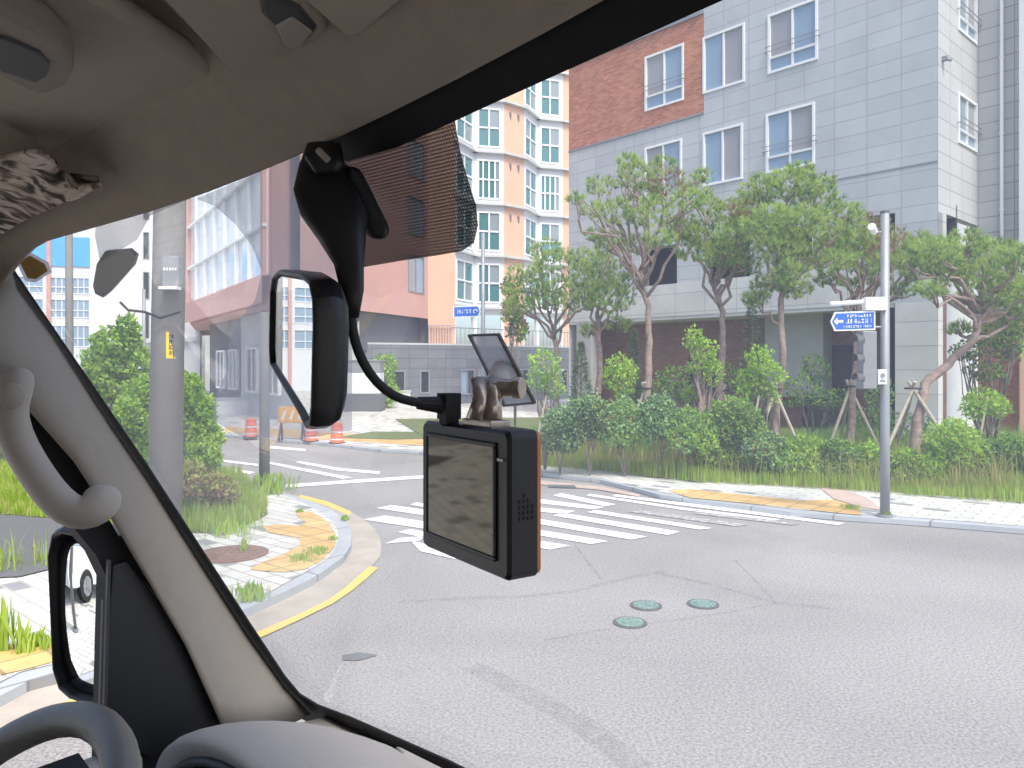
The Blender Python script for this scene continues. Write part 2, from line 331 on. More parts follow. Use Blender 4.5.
# ------------------------------------------------------------------ ground, roads, pavements
def sheet(name, pts, z, m, thick=None, kind='structure', uvrot=None):
    mb = MB(); P = [Vector((p[0], p[1], z)) for p in pts]
    a = sum(P[i].x*P[(i+1) % len(P)].y-P[(i+1) % len(P)].x*P[i].y for i in range(len(P)))
    if a < 0: P.reverse()
    if thick: mb.prism([p-Vector((0, 0, thick)) for p in P], (0, 0, thick))
    else: mb.face(P)
    o = mb.build(name, m); me = o.data
    bm = bmesh.new(); bm.from_mesh(me); bmesh.ops.triangulate(bm, faces=[f for f in bm.faces if len(f.verts) > 4]); bm.to_mesh(me); bm.free()
    return tag(o, kind=kind)
def pxz(l, z): return [G(x, y, z) for x, y in l]
sheet('ground', [(-600,-600),(600,-600),(600,900),(-600,900)], -.03, M['soil'])
sheet('road', [(-90,-60),(90,-60),(90,60),(-90,60)], 0, M['asphalt'])
mF = Vector((-.15, -.99, 0)).normalized()
def back(p, k, side=0): return Vector((p.x+mF.x*k-RV.x*side, p.y+mF.y*k-RV.y*side, p.z))
# near left corner
gout = [(281,491),(302,497),(330,504),(351,512),(365,520),(375,529),(380,538),(381.5,547),(380,556),(374,564),(363,573),(348,586),(330,600),(297,616),(262,631),(200,657),(130,684),(60,706)]
P = pxz(gout, .006)
sheet('gutter', P+[back(P[-1], 26), back(P[-1], 26, 9), Vector((-12, 8, 0)), G(200,484)], .006, M['gutter'])
bout = [(281,492),(305,499),(330,509),(347,521),(352,533),(351,545),(344,556),(328,568),(311,579),(288,590),(262,602),(200,628),(130,655),(30,680)]
P = pxz(bout, .07); A = back(P[-1], 26); Bk = back(P[-1], 26, 12)
sheet('curb', P+[A, Bk, Vector((-16, 8, 0)), G(200,480)], .07, M['curb'], thick=.064)
bin_ = [(281,493),(300,501),(320,512),(335,523),(339,538),(335,551),(326,560),(302,574),(269,592),(200,618),(130,645),(20,672)]
P = pxz(bin_, .076)
sheet('pavement', P+[back(P[-1], 26), back(P[-1], 26, 12), Vector((-16, 8, 0)), G(200,480)], .076, M['paver'])
yl = [(295,511),(312,512),(328,522),(336,534),(335,546),(322,560),(305,569),(285,572),(262,571),(250,569),(262,562),(285,553),(300,545),(300,538),(285,535),(268,532),(263,526),(280,524),(298,526),(306,522),(298,517)]
sheet('tactile_pavement', pxz(yl, .082), .082, M['paver_tactile'])
sheet('tactile_pavement', pxz([(110,628),(40,640),(-60,655),(-190,676),(-150,700),(-40,684),(30,668),(95,650)], .082), .082, M['paver_tactile'])
# left verge and side lane
sheet('verge', pxz([(268,514),(263,497),(252,484),(238,474),(215,463),(150,452),(0,448),(-500,446),(-500,500),(-100,506),(75,520),(120,530),(210,533),(250,524)], .082)[:], .084, M['turf'])
sheet('side_lane', pxz([(118,531),(75,521),(-100,507),(-500,500),(-900,560),(-250,590),(20,577),(80,562),(110,548)], .082), .088, M['lane'])
# far pavement (behind the road on the left, along the planting on the right)
fe = [(-900,470),(-400,446),(100,430),(160,432),(222,435.5),(271,440),(320,444),(381,451),(420,453),(470,460),(540,474),(600,481),(630,488),(660,497),(700,502.5),(740,507.5),(790,514),(850,518.5),(872,520),(905,522),(960,526),(1024,531),(1300,548),(1700,575)]
P = pxz(fe, .004)
sheet('gutter', [p for p in P]+[Vector((60, 12, 0)), Vector((60, 60, 0)), Vector((-60, 60, 0))], .006, M['gutter'])
fe2 = [(x, y-(1.6 if x < 640 else 2.5)) for x, y in fe]
P = pxz(fe2, .07)
sheet('curb', [p for p in P]+[Vector((60, 13, 0)), Vector((60, 60, 0)), Vector((-60, 60, 0))], .066, M['curb'], thick=.059)
P = pxz([(x, y-(1.2 if x < 640 else 2.6)) for x, y in fe2], .07)
sheet('pavement', [p for p in P]+[Vector((60, 13.4, 0)), Vector((60, 60, 0)), Vector((-60, 60, 0))], .071, M['paver'])
sheet('tactile_pavement', pxz([(668,491),(690,489.5),(740,494.5),(800,501),(832,499.5),(860,507.5),(861,515.5),(830,512.5),(796,508.5),(742,503),(690,498)], .07), .076, M['paver_tactile'])
sheet('tactile_pavement', pxz([(225,427),(300,430),(400,437),(480,444),(480,449),(400,444.5),(320,439.5),(225,432)], .07), .076, M['paver_tactile'])
sheet('path', pxz([(818,487),(836,486.5),(868,499),(884,511),(862,508),(834,499.5)], .07), .080, M['tan'])
sheet('gutter', pxz([(535,480),(600,486.5),(640,494.5),(640,497),(600,490),(535,484)], .01), .012, M['tan'])
# planting bed and grass
bed = [(430,441),(470,450),(535,463),(600,469),(700,480),(820,486),(1024,501),(1250,520),(1250,446),(1024,446)]
sheet('planting_bed', pxz(bed, .075)[:8]+[Vector((24,16,0)), Vector((14,22,0)), Vector((2,27,0)), Vector((-4,26,0))], .090, M['turf'])
sheet('verge', pxz([(335,438),(372,432),(425,432),(425,439),(395,440)], .07), .082, M['turf'])
# road markings
def stripe(q, m='white_paint', z=.008, name='road_marking'): return sheet(name, pxz(q, z), z, M[m])
for q in ([(596,510),(712,528),(700,529.5),(587,512)], [(563,513),(680,531.5),(668,535),(553,515.5)], [(522,516),(647,536.5),(631,539.5),(510,519)],
          [(485,521),(608,541),(591,544),(472,524)], [(445,526),(570.5,545.5),(550,549.5),(430,529.5)], [(410,529),(535,551),(505,554.5),(398,532)],
          [(400,538),(425,536),(420,540.5),(385,543.5)], [(410,540),(470,556),(455,559),(420,551)],
          [(392,505),(480,518),(465,521.5),(376,508)], [(385,515.5),(455,526),(440,531),(363.5,519.5)], [(416,502.3),(500,515),(488,518),(410,504.5)],
          [(470,500.5),(575,511),(565,514),(455,503.5)], [(510,495.5),(605,507),(593,509.3),(495,498)], [(561.5,493.2),(616,504.3),(605,506.2),(553,495.4)], [(440,501),(530,514),(518,517),(428,503.5)],
          [(590,493.8),(684,507.6),(780,519.2),(776,520.4),(680,509.5),(586,495.4)], [(616,494.3),(690,503.3),(845,523.2),(838,525),(686,505.8),(612,496)],
          [(285,484.5),(350,480),(420,475.5),(470,473),(470,476),(420,478.5),(350,483.2),(285,487.6)],
          [(270,461.8),(300,467.5),(352,477.5),(343,478.8),(296,469.5),(266,463)], [(299,461),(340,468),(380,471.5),(379,474),(338,470.5),(296,462.5)],
          [(200,457),(258,464),(258,466),(200,459)], [(200,464),(255,472),(250,474),(200,467)], [(270,446),(306,449),(305,451),(270,448.3)],
          [(160,484),(225,484),(255,486),(250,489),(225,487),(160,487)]): stripe(q)
M['faint_paint'] = worn('worn_off_road_paint', (.55, .55, .54), (.29, .28, .27), .52)
stripe([(640,510),(748,524.5),(738,526.5),(628,511.6)], 'faint_paint'); stripe([(700,512),(800,523.5),(792,525),(692,513.4)], 'faint_paint')
stripe([(300,494.5),(328,501.5),(352,512),(349,515),(325,505),(299,497.5)], 'yellow_paint')
yo = [(378,568),(366,579),(350,592),(332,604),(299,620),(264,636),(200,663),(130,690),(60,712)]
yi = [(370,566),(358,576),(345,588),(328,600),(297,615),(262,630),(200,656),(130,682),(60,703)]
P = pxz(yo, .01); Q = pxz(yi, .01)
sheet('road_marking', P+[back(P[-1], 20)]+[back(Q[-1], 20)]+Q[::-1], .011, M['yellow_paint'])
# seams and tyre marks in the asphalt
def seam(l, wd, m='patch', z=.004):
    pts = pxz(l, z); mb = MB(); n = len(pts)
    for i in range(n-1):
        d = (pts[i+1]-pts[i]).normalized(); s_ = Vector((-d.y, d.x, 0))*wd*.5
        k = 3
        mb.face([pts[i]-s_, pts[i+1]-s_, pts[i+1]+s_, pts[i]+s_])
        pts[i+1] = pts[i+1]
    return tag(mb.build('road_seam', M[m]), kind='structure')
seam([(400,602),(470,598),(530,596),(575,591),(610,582),(642,575),(665,571)], .07)
seam([(656,572.5),(700,582),(740,592),(775,603),(830,608)], .07, z=.0045)
seam([(545,640),(600,630),(690,618),(740,610),(775,603)], .03, z=.005)
seam([(775,603),(760,585),(735,560)], .03, z=.0035)
seam([(575,545),(590,565),(602,580)], .03, z=.003)
seam([(470,665),(520,690),(580,722),(640,768)], .16, z=.0045)
stripe([(342,655),(360,652),(378,655),(360,660),(343,660)], 'lane', .007, 'road_stain')
stripe([(548,484.5),(575,485),(576,488),(548,487)], 'lane', .014, 'road_stain')
def cover(px, py, r, label, m, ring, z=.01, zb=.003):
    c = G(px, py, z); e = empty('valve_cover' if r < .3 else 'manhole_cover', (c.x, c.y, zb), label, 'manhole cover')
    mb = MB(); n = 28
    ro = [Vector((c.x+math.cos(2*math.pi*k/n)*r, c.y+math.sin(2*math.pi*k/n)*r, z)) for k in range(n)]
    mb.prism([p-Vector((0, 0, .012)) for p in ro], (0, 0, .012)); mb.build('ring', M[ring], e)
    mb = MB(); mb.prism([c+(p-c)*.8 for p in ro], (0, 0, .004))
    for k in range(-2, 3):
        for j in range(-2, 3):
            if k*k+j*j < 6: mb.bx(c.x+k*r*.27-r*.08, c.x+k*r*.27+r*.08, c.y+j*r*.27-r*.05, c.y+j*r*.27+r*.05, z+.004, z+.008)
    mb.build('lid', M[m], e)
cover(646, 605, .125, 'round teal valve cover at the rear left of the three in the road', 'teal_iron', 'dark_iron')
cover(703, 603.5, .125, 'round teal valve cover standing apart at the right of the three', 'teal_iron', 'dark_iron')
cover(630, 622, .125, 'round teal valve cover nearest the van of the three in the road', 'teal_iron', 'dark_iron')
cover(232, 553, .34, 'rusty brown round manhole cover set in the white corner pavers', 'iron', 'iron', z=.09, zb=.08)

# ------------------------------------------------------------------ buildings
def facade(name, O, d, n, t0, t1, z0, z1, holes, m, parent, depth=.18, back_wall=True):
    """wall in the plane through O along d with rectangular openings; n points into the building"""
    mb = MB(); O = Vector(O); d = Vector(d).normalized(); n = Vector(n).normalized()
    ts = sorted({t0, t1, *[h[0] for h in holes], *[h[1] for h in holes]}); zs = sorted({z0, z1, *[h[2] for h in holes], *[h[3] for h in holes]})
    ts = [t for t in ts if t0 <= t <= t1]; zs = [z for z in zs if z0 <= z <= z1]
    def P(t, z, k=0): q = O+d*t+n*k; return Vector((q.x, q.y, z))
    for i in range(len(ts)-1):
        for j in range(len(zs)-1):
            tm, zm = (ts[i]+ts[i+1])/2, (zs[j]+zs[j+1])/2
            if any(h[0] < tm < h[1] and h[2] < zm < h[3] for h in holes): continue
            a, b, c, e = ts[i], ts[i+1], zs[j], zs[j+1]
            mb.face([P(a,c),P(b,c),P(b,e),P(a,e)], 0, [(a,c),(b,c),(b,e),(a,e)])
    for a, b, c, e in holes:
        a, b, c, e = max(a,t0), min(b,t1), max(c,z0), min(e,z1)
        for q, uv in (([P(a,c),P(a,c,depth),P(a,e,depth),P(a,e)], 0), ([P(b,c),P(b,e),P(b,e,depth),P(b,c,depth)], 0), ([P(a,c),P(b,c),P(b,c,depth),P(a,c,depth)], 0), ([P(a,e),P(a,e,depth),P(b,e,depth),P(b,e)], 0)):
            mb.face(q, 0, [(0,.1),(.1,.1),(.1,.3),(0,.3)])
    return mb.build(name, m, parent)
def window(parent, O, d, n, a, b, c, e, mull=(.5,), trans=(), panes=None, depth=.10, fw=.07, rail=None, proud=.03, fm='frame'):
    O = Vector(O); d = Vector(d).normalized(); n = Vector(n).normalized(); Z = Vector((0,0,1))
    def P(t, z, k): q = O+d*t+n*k; return Vector((q.x, q.y, z))
    mb = MB()
    def bar(t0, t1, z0, z1, k0=-proud, k1=depth-.005): mb.box(P((t0+t1)/2, (z0+z1)/2, (k0+k1)/2), d*(t1-t0)/2, n*(k1-k0)/2, Z*(z1-z0)/2)
    bar(a, a+fw, c, e); bar(b-fw, b, c, e); bar(a+fw, b-fw, c, c+fw, -proud-.004); bar(a+fw, b-fw, e-fw, e, -proud+.004)
    W, Hh = b-a, e-c
    for q in mull: bar(a+W*q-fw*.4, a+W*q+fw*.4, c+fw, e-fw, -proud+.02)
    for q in trans: bar(a+fw, b-fw, c+Hh*q-fw*.45, c+Hh*q+fw*.45, -proud+.012)
    w_ = mb.build('window', M[fm], parent)
    mt = [0]+list(mull)+[1]; tt = [0]+list(trans)+[1]; k = 0
    for j in range(len(tt)-1):
        for i in range(len(mt)-1):
            pm = panes[k % len(panes)] if panes else 'glass_blue'; k += 1
            g = MB(); g.box(P(a+W*(mt[i]+mt[i+1])/2, c+Hh*(tt[j]+tt[j+1])/2, depth*.45), d*W*(mt[i+1]-mt[i])/2*.99, n*.01, Z*Hh*(tt[j+1]-tt[j])/2*.99)
            g.build('pane', M[pm], w_)
    if rail is not None:
        r = MB()
        for dz in (0, .14): r.tube([P(a-.08, c+Hh*rail+dz, -.10), P(b+.08, c+Hh*rail+dz, -.10)], .012, 6)
        for t in (a-.06, b+.06): r.tube([P(t, c+Hh*rail, -.10), P(t, c+Hh*rail, .0)], .012, 6)
        r.build('guard_rail', M['steel'], w_)
    return w_
Zv = Vector((0,0,1))
# --- grey apartment block, corner at C0
C0 = Vector((10.37, 18.5, 0)); DL = Vector((-.672, .740, 0)).normalized(); DR = Vector((.740, .672, 0)).normalized()
NL, NR = DR.copy(), DL.copy()
def tl(px): k = (px-CX)/FP; return (C0.x-k*C0.y)/(k*DL.y-DL.x)
def tr_(px): k = (px-CX)/FP; return (k*C0.y-C0.x)/(DR.x-k*DR.y)
def zl(px, py): t = tl(px); return H-(py-HY)*(C0.y+DL.y*t)/FP
def zr(px, py): t = tr_(px); return H-(py-HY)*(C0.y+DR.y*t)/FP
GB = empty('apartment_building', (C0.x, C0.y, 0), 'large grey stone apartment block with an orange brick panel behind the pines', 'building')
wl = []      # (px0, px1, py_top, py_bottom measured at the middle, style)
LW = [(703,745,30,88,'A'),(703,743,128,183,'A'),(768,818,6,67,'B'),(766,815,108,169,'B'),(645,684,50,106,'B'),(645,682,143,199,'A')]
hl = []
for x0, x1, y0, y1, st in LW:
    t1, t0 = tl(x0), tl(x1); xm = (x0+x1)/2; hl.append((t0, t1, zl(xm, y1), zl(xm, y0)))
T_END, ZT = 12.35, 17.5; tb = tl(704); zb = 9.69; zbt = 12.75
zp = 6.89
def clip(hs, t0, t1, z0, z1): return [h for h in hs if t0 <= (h[0]+h[1])/2 <= t1 and z0 <= (h[2]+h[3])/2 <= z1]
facade('wall', C0, DL, NL, 0, tb, 0*zp+6.89, ZT, clip(hl, 0, tb, 0, 99), M['stone'], GB)
facade('wall', C0, DL, NL, tb, T_END, 6.89, zb, clip(hl, tb, 99, 0, zb), M['stone'], GB)
facade('brick_panel', C0, DL, NL, tb, T_END, zb, zbt, clip(hl, tb, 99, zb, zbt), M['brick'], GB)
facade('wall', C0, DL, NL, tb, T_END, zbt, ZT, [], M['stone'], GB)
mb = MB()
mb.box(C0+DL*(T_END+tb)/2+Zv*(zb), DL*(T_END-tb)/2, NL*.03, Zv*.035)
mb.build('string_course', M['steel'], GB); mb = MB(); mb.box(C0+DL*tb/2+Zv*zp, DL*tb/2, NL*.015, Zv*.02)
mb.build('string_course', M['steel'], GB); mb = MB(); mb.box(C0+DL*(T_END+tb)/2+Zv*(zbt+.05), DL*(T_END-tb)/2, NL*.06, Zv*.05)
mb.build('string_course', M['steel'], GB)
for (t0, t1, z0, z1), (x0, x1, y0, y1, st) in zip(hl, LW):
    if st == 'A': window(GB, C0, DL, NL, t0, t1, z0, z1, (.5,), (), ['glass_grey','glass_blue'] if x0 != 645 else ['glass_blue','glass_grey'])
    else:
        flip = y0 < 60
        window(GB, C0, DL, NL, t0, t1, z0, z1, (.5,), (.26,), ['glass_blue','glass_blue'] + (['glass_blue','glass_grey'] if flip else ['glass_grey','glass_blue']), rail=.36)
# level two with balcony openings
oz0, oz1 = 4.53, 5.78
op = [(tl(677), tl(640), oz0, oz1), (tl(750), tl(703), oz0, oz1), (tl(812), tl(768), oz0, oz1), (tl(899), tl(868), 4.9, oz1)]
facade('wall', C0, DL, NL, 0, 1.0, 3.49, zp, clip(op, 0, 1.0, 0, 99), M['stone'], GB, depth=.5)
facade('wall', C0, DL, NL, 1.0, T_END, oz0, zp, [(max(a,1.), b, c, e) for a, b, c, e in op], M['stone'], GB, depth=.5)
facade('balcony_wall', C0, DL, NL, 1.0, T_END, 3.49, oz0, [], M['pale_wall'], GB)
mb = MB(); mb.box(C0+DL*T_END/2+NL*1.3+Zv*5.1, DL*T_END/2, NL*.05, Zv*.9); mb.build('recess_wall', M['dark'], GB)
mb = MB(); mb.box(C0+DL*(T_END/2+.5)+NL*1.5+Zv*3.44, DL*(T_END/2-.52), NL*1.48, Zv*.05); mb.build('soffit', M['offwhite'], GB)
facade('corner_column', C0, DL, NL, 0, 1.0, 0, 3.49, [], M['pale_wall'], GB)
facade('corner_column', C0, DR, NR, 0, .33, 0, zr(944,214), [], M['pale_wall'], GB)
mb = MB(); mb.box(C0+DL*1.0+NL*.2+Zv*1.74, DL*.004, NL*.2, Zv*1.74); mb.build('column_side', M['pale_wall'], GB)
# recessed ground floor of brown brick
OB = C0+NL*1.5
dk = [(1.05, 1.6, 0, 2.7), (2.6, 4.2, 0, 2.5), (7.2, 8.2, .6, 2.2)]
facade('ground_floor_wall', OB, DL, NL, .4, T_END+1, 0, 3.40, dk, M['dark_brick'], GB)
for a, b, c, e in dk: window(GB, OB, DL, NL, a, b, c, e, (), (), ['glass_dark'], fm='dark')
mb = MB(); mb.box(C0+DL*(tl(795)+tl(760))/2+NL*1.2+Zv*2.2, DL*.9, NL*.28, Zv*1.2); mb.build('pier', M['pale_wall'], GB); mb = MB(); mb.box(C0+DL*(tl(590)+.3)+NL*.2+Zv*1.7, DL*.35, NL*.2, Zv*1.72); mb.build('pier', M['pale_wall'], GB)
# right face, then the wing that steps forward
sR = 2.96; zo = zr(946,214)
rh = []
for x0, x1, y0, y1 in ((957,978,98,148),(957,978,-14,38)):
    s0, s1 = tr_(x0+1), tr_(x1-1.5); xm = (x0+x1)/2; rh.append((s0, s1, zr(xm,y1), zr(xm,y0)))
opr = [(tr_(946.5), sR-.02, 4.2, zo)]
facade('wall', C0, DR, NR, 0, sR, 4.15, ZT, rh+opr, M['stone_warm'], GB, depth=.2)
for a, b, c, e in rh: window(GB, C0, DR, NR, a, b, c, e, (.5,), (.28,), ['glass_blue','glass_blue','glass_teal2','glass_grey'], rail=.38)
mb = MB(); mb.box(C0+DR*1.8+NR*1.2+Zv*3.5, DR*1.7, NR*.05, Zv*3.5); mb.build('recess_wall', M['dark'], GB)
facade('ground_floor_wall', C0+NR*.9, DR, NR, .33, sR+.4, 0, 4.15, [(.5, 1.1, 0, 3.0)], M['dark_brick'], GB)
window(GB, C0+NR*.9, DR, NR, .5, 1.1, 0, 3., (), (), ['glass_dark'], fm='green_door')
W0 = C0+DR*sR; DW = -DL
facade('wing_wall', W0, DW, NR, 0, 6, 3.3, ZT, [], M['stone_warm'], GB) if False else None
facade('wing_wall', W0, DW, DR, 0, 1.05, 3.3, ZT, [], M['stone_warm'], GB)
facade('wing_wall', W0, DW, DR, 0, 1.05, 0, 3.3, [], M['brick'], GB)
mb = MB(); mb.box(W0+DW*1.3-DR*.1+Zv*8.7, DW*.25, DR*.3, Zv*8.8); mb.build('wing_pilaster', M['white'], GB)
mb = MB(); mb.box(W0+DW*1.2-DR*.14+Zv*1.5, DW*.12, DR*.3, Zv*1.52); mb.build('wing_pilaster_base', M['peach'], GB)
facade('wing_wall', W0, DW, DR, 1.5, 5, 0, ZT, [(1.9,3.1,7.4,9.2),(1.9,3.1,4.6,6.4),(1.9,3.1,10.2,12)], M['stone_warm'], GB)
for z in (7.4, 4.6, 10.2): window(GB, W0, DW, DR, 1.9, 3.1, z, z+1.8, (.5,), (.28,), ['glass_blue'])
mb = MB(); pb = W0+DW*.58-DR*.08; mb.tube([pb+Zv*3.4, pb+Zv*ZT], .045, 10); 
for z in range(4, 17, 2): mb.tube([pb+Zv*z, pb+Zv*(z+.06)], .06, 10)
mb.build('drain_pipe', M['frame'], GB)
mb = MB(); q = C0+DR*.3-NR*.06+Zv*zr(946,62); mb.box(q, DR*.06, NR*.06, Zv*.05); mb.tube([q, q-NR*.14+Zv*(-.08)], .04, 8); mb.build('camera_fitting', M['steel'], GB)
# solid body behind the faces so side views stay closed
mb = MB(); e1, e2 = C0+DL*T_END, C0+DL*T_END+DR*9
mb.prism([C0+NL*1.55+NR*1.3, C0+DL*T_END+NL*1.55, e2, C0+DR*9+NR*1.3], (0,0,ZT-.02)); mb.build('core', M['offwhite'], GB)
facade('end_wall', e1, DR, NR*-1, 0, 9, 0, ZT, [], M['stone'], GB)
mb = MB(); mb.prism([C0+Zv*(ZT-.1), C0+DL*T_END+Zv*(ZT-.1), e2+Zv*(ZT-.1), C0+DR*9+Zv*(ZT-.1)], (0,0,.12)); mb.build('roof', M['offwhite'], GB)

# --- peach and white tower with zigzag bay windows
def XY(px, Y): return Vector(((px-CX)/FP*Y, Y, 0))
PB = empty('apartment_tower', XY(500,43), 'peach and white apartment tower with stacked bay windows and teal glass', 'building')
zz = [(455,39.6,'n'),(474,41.6,'w'),(504,42.0,'p'),(524,43.0,'n'),(537,44.9,'w'),(563,45.4,'p'),(590,46.4,None)]
rows = [13.9-2.85*k for k in range(-3, 5)]
for i in range(len(zz)-1):
    a, b = XY(zz[i][0], zz[i][1]), XY(zz[i+1][0], zz[i+1][1]); L = (b-a).length; d = (b-a).normalized(); n = Vector((-d.y, d.x, 0))
    st = zz[i][2]
    if st == 'p':
        facade('pilaster', a, d, n, 0, L, 2.9, 26, [], M['peach'], PB)
        mb = MB()
        for z in rows:
            for s_ in (.3, .7):
                q = a+d*L*s_-n*.04+Zv*(z+2.05); mb.box(q, d*.06, n*.05, Zv*.08); mb.box(q-Zv*.2+d*.02, d*.03, n*.04, Zv*.1)
        mb.build('wall_vent', M['steel'], PB)
    else:
        mg = .12 if st == 'n' else .18
        hs = [(mg, L-mg, z, z+2.2) for z in rows]
        facade('bay_wall', a, d, n, 0, L, 2.9, 26, hs, M['white'], PB, depth=.12)
        for k, h in enumerate(hs):
            if h[2] < 3: continue
            if st == 'n': window(PB, a, d, n, *h, (.5,), (.5,), ['glass_teal','glass_teal2','glass_teal2','glass_teal'], fw=.1)
            else: window(PB, a, d, n, *h, (.5,) if k not in (1, 4) else (.25,.5,.75), (.5,), ['glass_teal','glass_teal','glass_teal','glass_teal2'], fw=.1)
    for z in rows:
        mb = MB(); mb.box(a+d*L/2-n*.10+Zv*(z-.28), d*(L/2+.05), n*.14, Zv*.05); mb.build('ledge', M['offwhite'], PB)
# coral wall and peach pier of the same complex, on a slate base
c1, c2, c3 = XY(300,29.5), XY(428,39.1), XY(455,39.6)
d = (c2-c1).normalized(); n = Vector((-d.y, d.x, 0)); Lc = (c2-c1).length
def tc_(px): k = (px-CX)/FP; return (k*c1.y-c1.x)/(d.x-k*d.y)
ta, tb2 = tc_(408), tc_(424)
hs = [(ta, tb2, z, z+1.9) for z in (5.55, 8.4, 11.25, 14.1, 17.)]
CB = empty('coral_building', XY(357,33), 'coral plastered block with a column of narrow windows behind the dotted screen', 'building')
facade('wall', c1, d, n, 0, Lc, 4.33, 24, hs, M['coral'], CB)
for h in hs: window(CB, c1, d, n, *h, (.5,), (), ['glass_grey','glass_blue'], fw=.06, fm='steel')
d2 = (c3-c2).normalized(); n2 = Vector((-d2.y, d2.x, 0))
facade('pier', c2, d2, n2, 0, (c3-c2).length, 2.9, 24, [], M['peach'], CB)
mb = MB(); mb.prism([c1+n*.5+Zv*2.6, c2+n*.5+Zv*2.6, c2+n*3+Zv*2.6, c1+n*1.6+Zv*2.6], (0,0,1.71)); mb.build('canopy', M['base_tile'], CB)
mb = MB(); mb.prism([c1+n*.6, c2+n*.6, c3+n2*.4, c3+n2*7, XY(312,46)], (0,0,23.9)); mb.build('core', M['base_tile'], CB)
mb = MB(); 
for s_ in (.2,.5,.8):
    for r_ in range(3): mb.tube([c2+d2*(c3-c2).length*(s_-.1*r_)-n2*.12+Zv*2.95, c2+d2*(c3-c2).length*(s_-.1*r_)-n2*.12+Zv*4.0], .02, 6)
mb.tube([c2-n2*.12+Zv*4., c3-n2*.12+Zv*4.], .025, 6); mb.build('balcony_rail', M['steel'], CB)
b1, b2, b3 = XY(352,34.5), XY(452,36.5), XY(600,43.5)
d = (b2-b1).normalized(); n = Vector((-d.y, d.x, 0))
BW = empty('retaining_building', XY(420,36), 'low slate grey tiled podium wall under the peach tower', 'building')
facade('wall', b1, d, n, 0, (b2-b1).length, 0, 2.9, [(1.9,2.5,.6,1.7),(3.2,3.7,.6,1.7)], M['base_tile'], BW)
for a, b in ((1.9,2.5),(3.2,3.7)): window(BW, b1, d, n, a, b, .6, 1.7, (), (), ['glass_dark'], fm='steel')
d = (b3-b2).normalized(); n = Vector((-d.y, d.x, 0)); L3 = (b3-b2).length
hs = [(a, a+.9, .5, 1.75) for a in (.5, 1.6, 2.9, 4.1, 5.6, 7)]
facade('wall', b2, d, n, 0, L3, 0, 2.9, hs, M['base_tile'], BW)
for h in hs: window(BW, b2, d, n, *h, (.5,), (), ['glass_blue','glass_dark'], fm='steel')
mb = MB(); mb.prism([b1+Zv*2.9, b2+Zv*2.9, b3+Zv*2.9, XY(600,47)+Zv*2.9, XY(352,41)+Zv*2.9], (0,0,.08)); mb.build('coping', M['offwhite'], BW)
mb = MB()
for k in range(0, 40):
    q = b2+(b3-b2)*(k/40)+Zv*2.95; mb.tube([q, q+Zv*.8], .015, 5)
mb.tube([b2+Zv*3.75, b3+Zv*3.75], .025, 6); mb.build('railing', M['steel'], BW)
# gate box
gp = XY(365,31); GA = empty('gate_pillar', gp, 'square pale gate pillar with a dark base beside the rear-view mirror', 'gate pillar')
mb = MB(); mb.box(gp+Zv*1.2, (.70,0,0), (0,.5,0), (0,0,.42)); mb.build('shaft', M['white'], GA, bevel=.02)
mb = MB(); mb.box(gp+Zv*.39, (.74,0,0), (0,.54,0), (0,0,.39)); mb.build('base', M['base_tile'], GA, bevel=.02)
mb = MB(); mb.box(gp+Zv*1.86, (.70,0,0), (0,.5,0), (0,0,.24)); mb.box(gp+Zv*2.12, (.74,0,0), (0,.54,0), (0,0,.03)); mb.build('cap', M['signal'], GA, bevel=.02)
lp = XY(388,34); LWp = empty('low_wall', lp, 'short pale wall standing right of the square gate pillar', 'wall')
mb = MB(); mb.bx(lp.x-.5, lp.x+1., lp.y-.1, lp.y+.1, 0, .75); mb.build('wall_body', M['white'], LWp)
mb = MB(); mb.bx(lp.x-.53, lp.x+1.03, lp.y-.13, lp.y+.13, .75, .81); mb.build('coping', M['offwhite'], LWp)
lp = XY(280,27); LWq = empty('low_wall', lp, 'long pale roadside wall behind the orange barrels', 'wall')
a_, b_ = XY(214,29), XY(352,31.5); dd = (b_-a_).normalized(); nn = Vector((-dd.y, dd.x, 0))
mb = MB(); mb.prism([a_, b_, b_+nn*.2, a_+nn*.2], (0,0,.62)); mb.build('wall_body', M['white'], LWq)
mb = MB(); mb.prism([a_-nn*.04+Zv*.62, b_-nn*.04+Zv*.62, b_+nn*.24+Zv*.62, a_+nn*.24+Zv*.62], (0,0,.06)); mb.build('coping', M['offwhite'], LWq)
# --- coral framed glass building
k1, k2 = XY(183,36), XY(262,21.8+2.2); d = (k2-k1).normalized(); n = Vector((-d.y, d.x, 0)); 
if n.y < 0 and n.x > 0: pass
n = Vector((d.y, -d.x, 0)); n = n if n.y > 0 else -n
Lk_ = (k2-k1).length
FB = empty('showroom_building', k1, 'building with a white glass curtain wall in a coral frame left of the mirror', 'building')
zb0 = 3.9
facade('frame_wall', k1, d, n, 0, Lk_, zb0, 13, [(.9, Lk_-.2, zb0+.9, 12.3)], M['coral'], FB, depth=.3)
mb = MB(); mb.box(k1+d*(Lk_/2+.35)+n*.2+Zv*(zb0+.9+12.3)/2, d*(Lk_/2-.5), n*.02, Zv*(12.3-zb0-.9)/2); cw = mb.build('curtain_wall', M['glass_white'], FB)
mb = MB()
for s_ in range(1, 7): mb.box(k1+d*(.9+s_*(Lk_-1.1)/7)+n*.12+Zv*(zb0+.9+12.3)/2, d*.04, n*.07, Zv*(12.3-zb0-.9)/2)
for z in (6.4, 8.3, 10.2): mb.box(k1+d*(Lk_/2+.35)+n*.11+Zv*z, d*(Lk_/2-.5), n*.08, Zv*.05)
mb.build('mullion', M['frame'], cw)
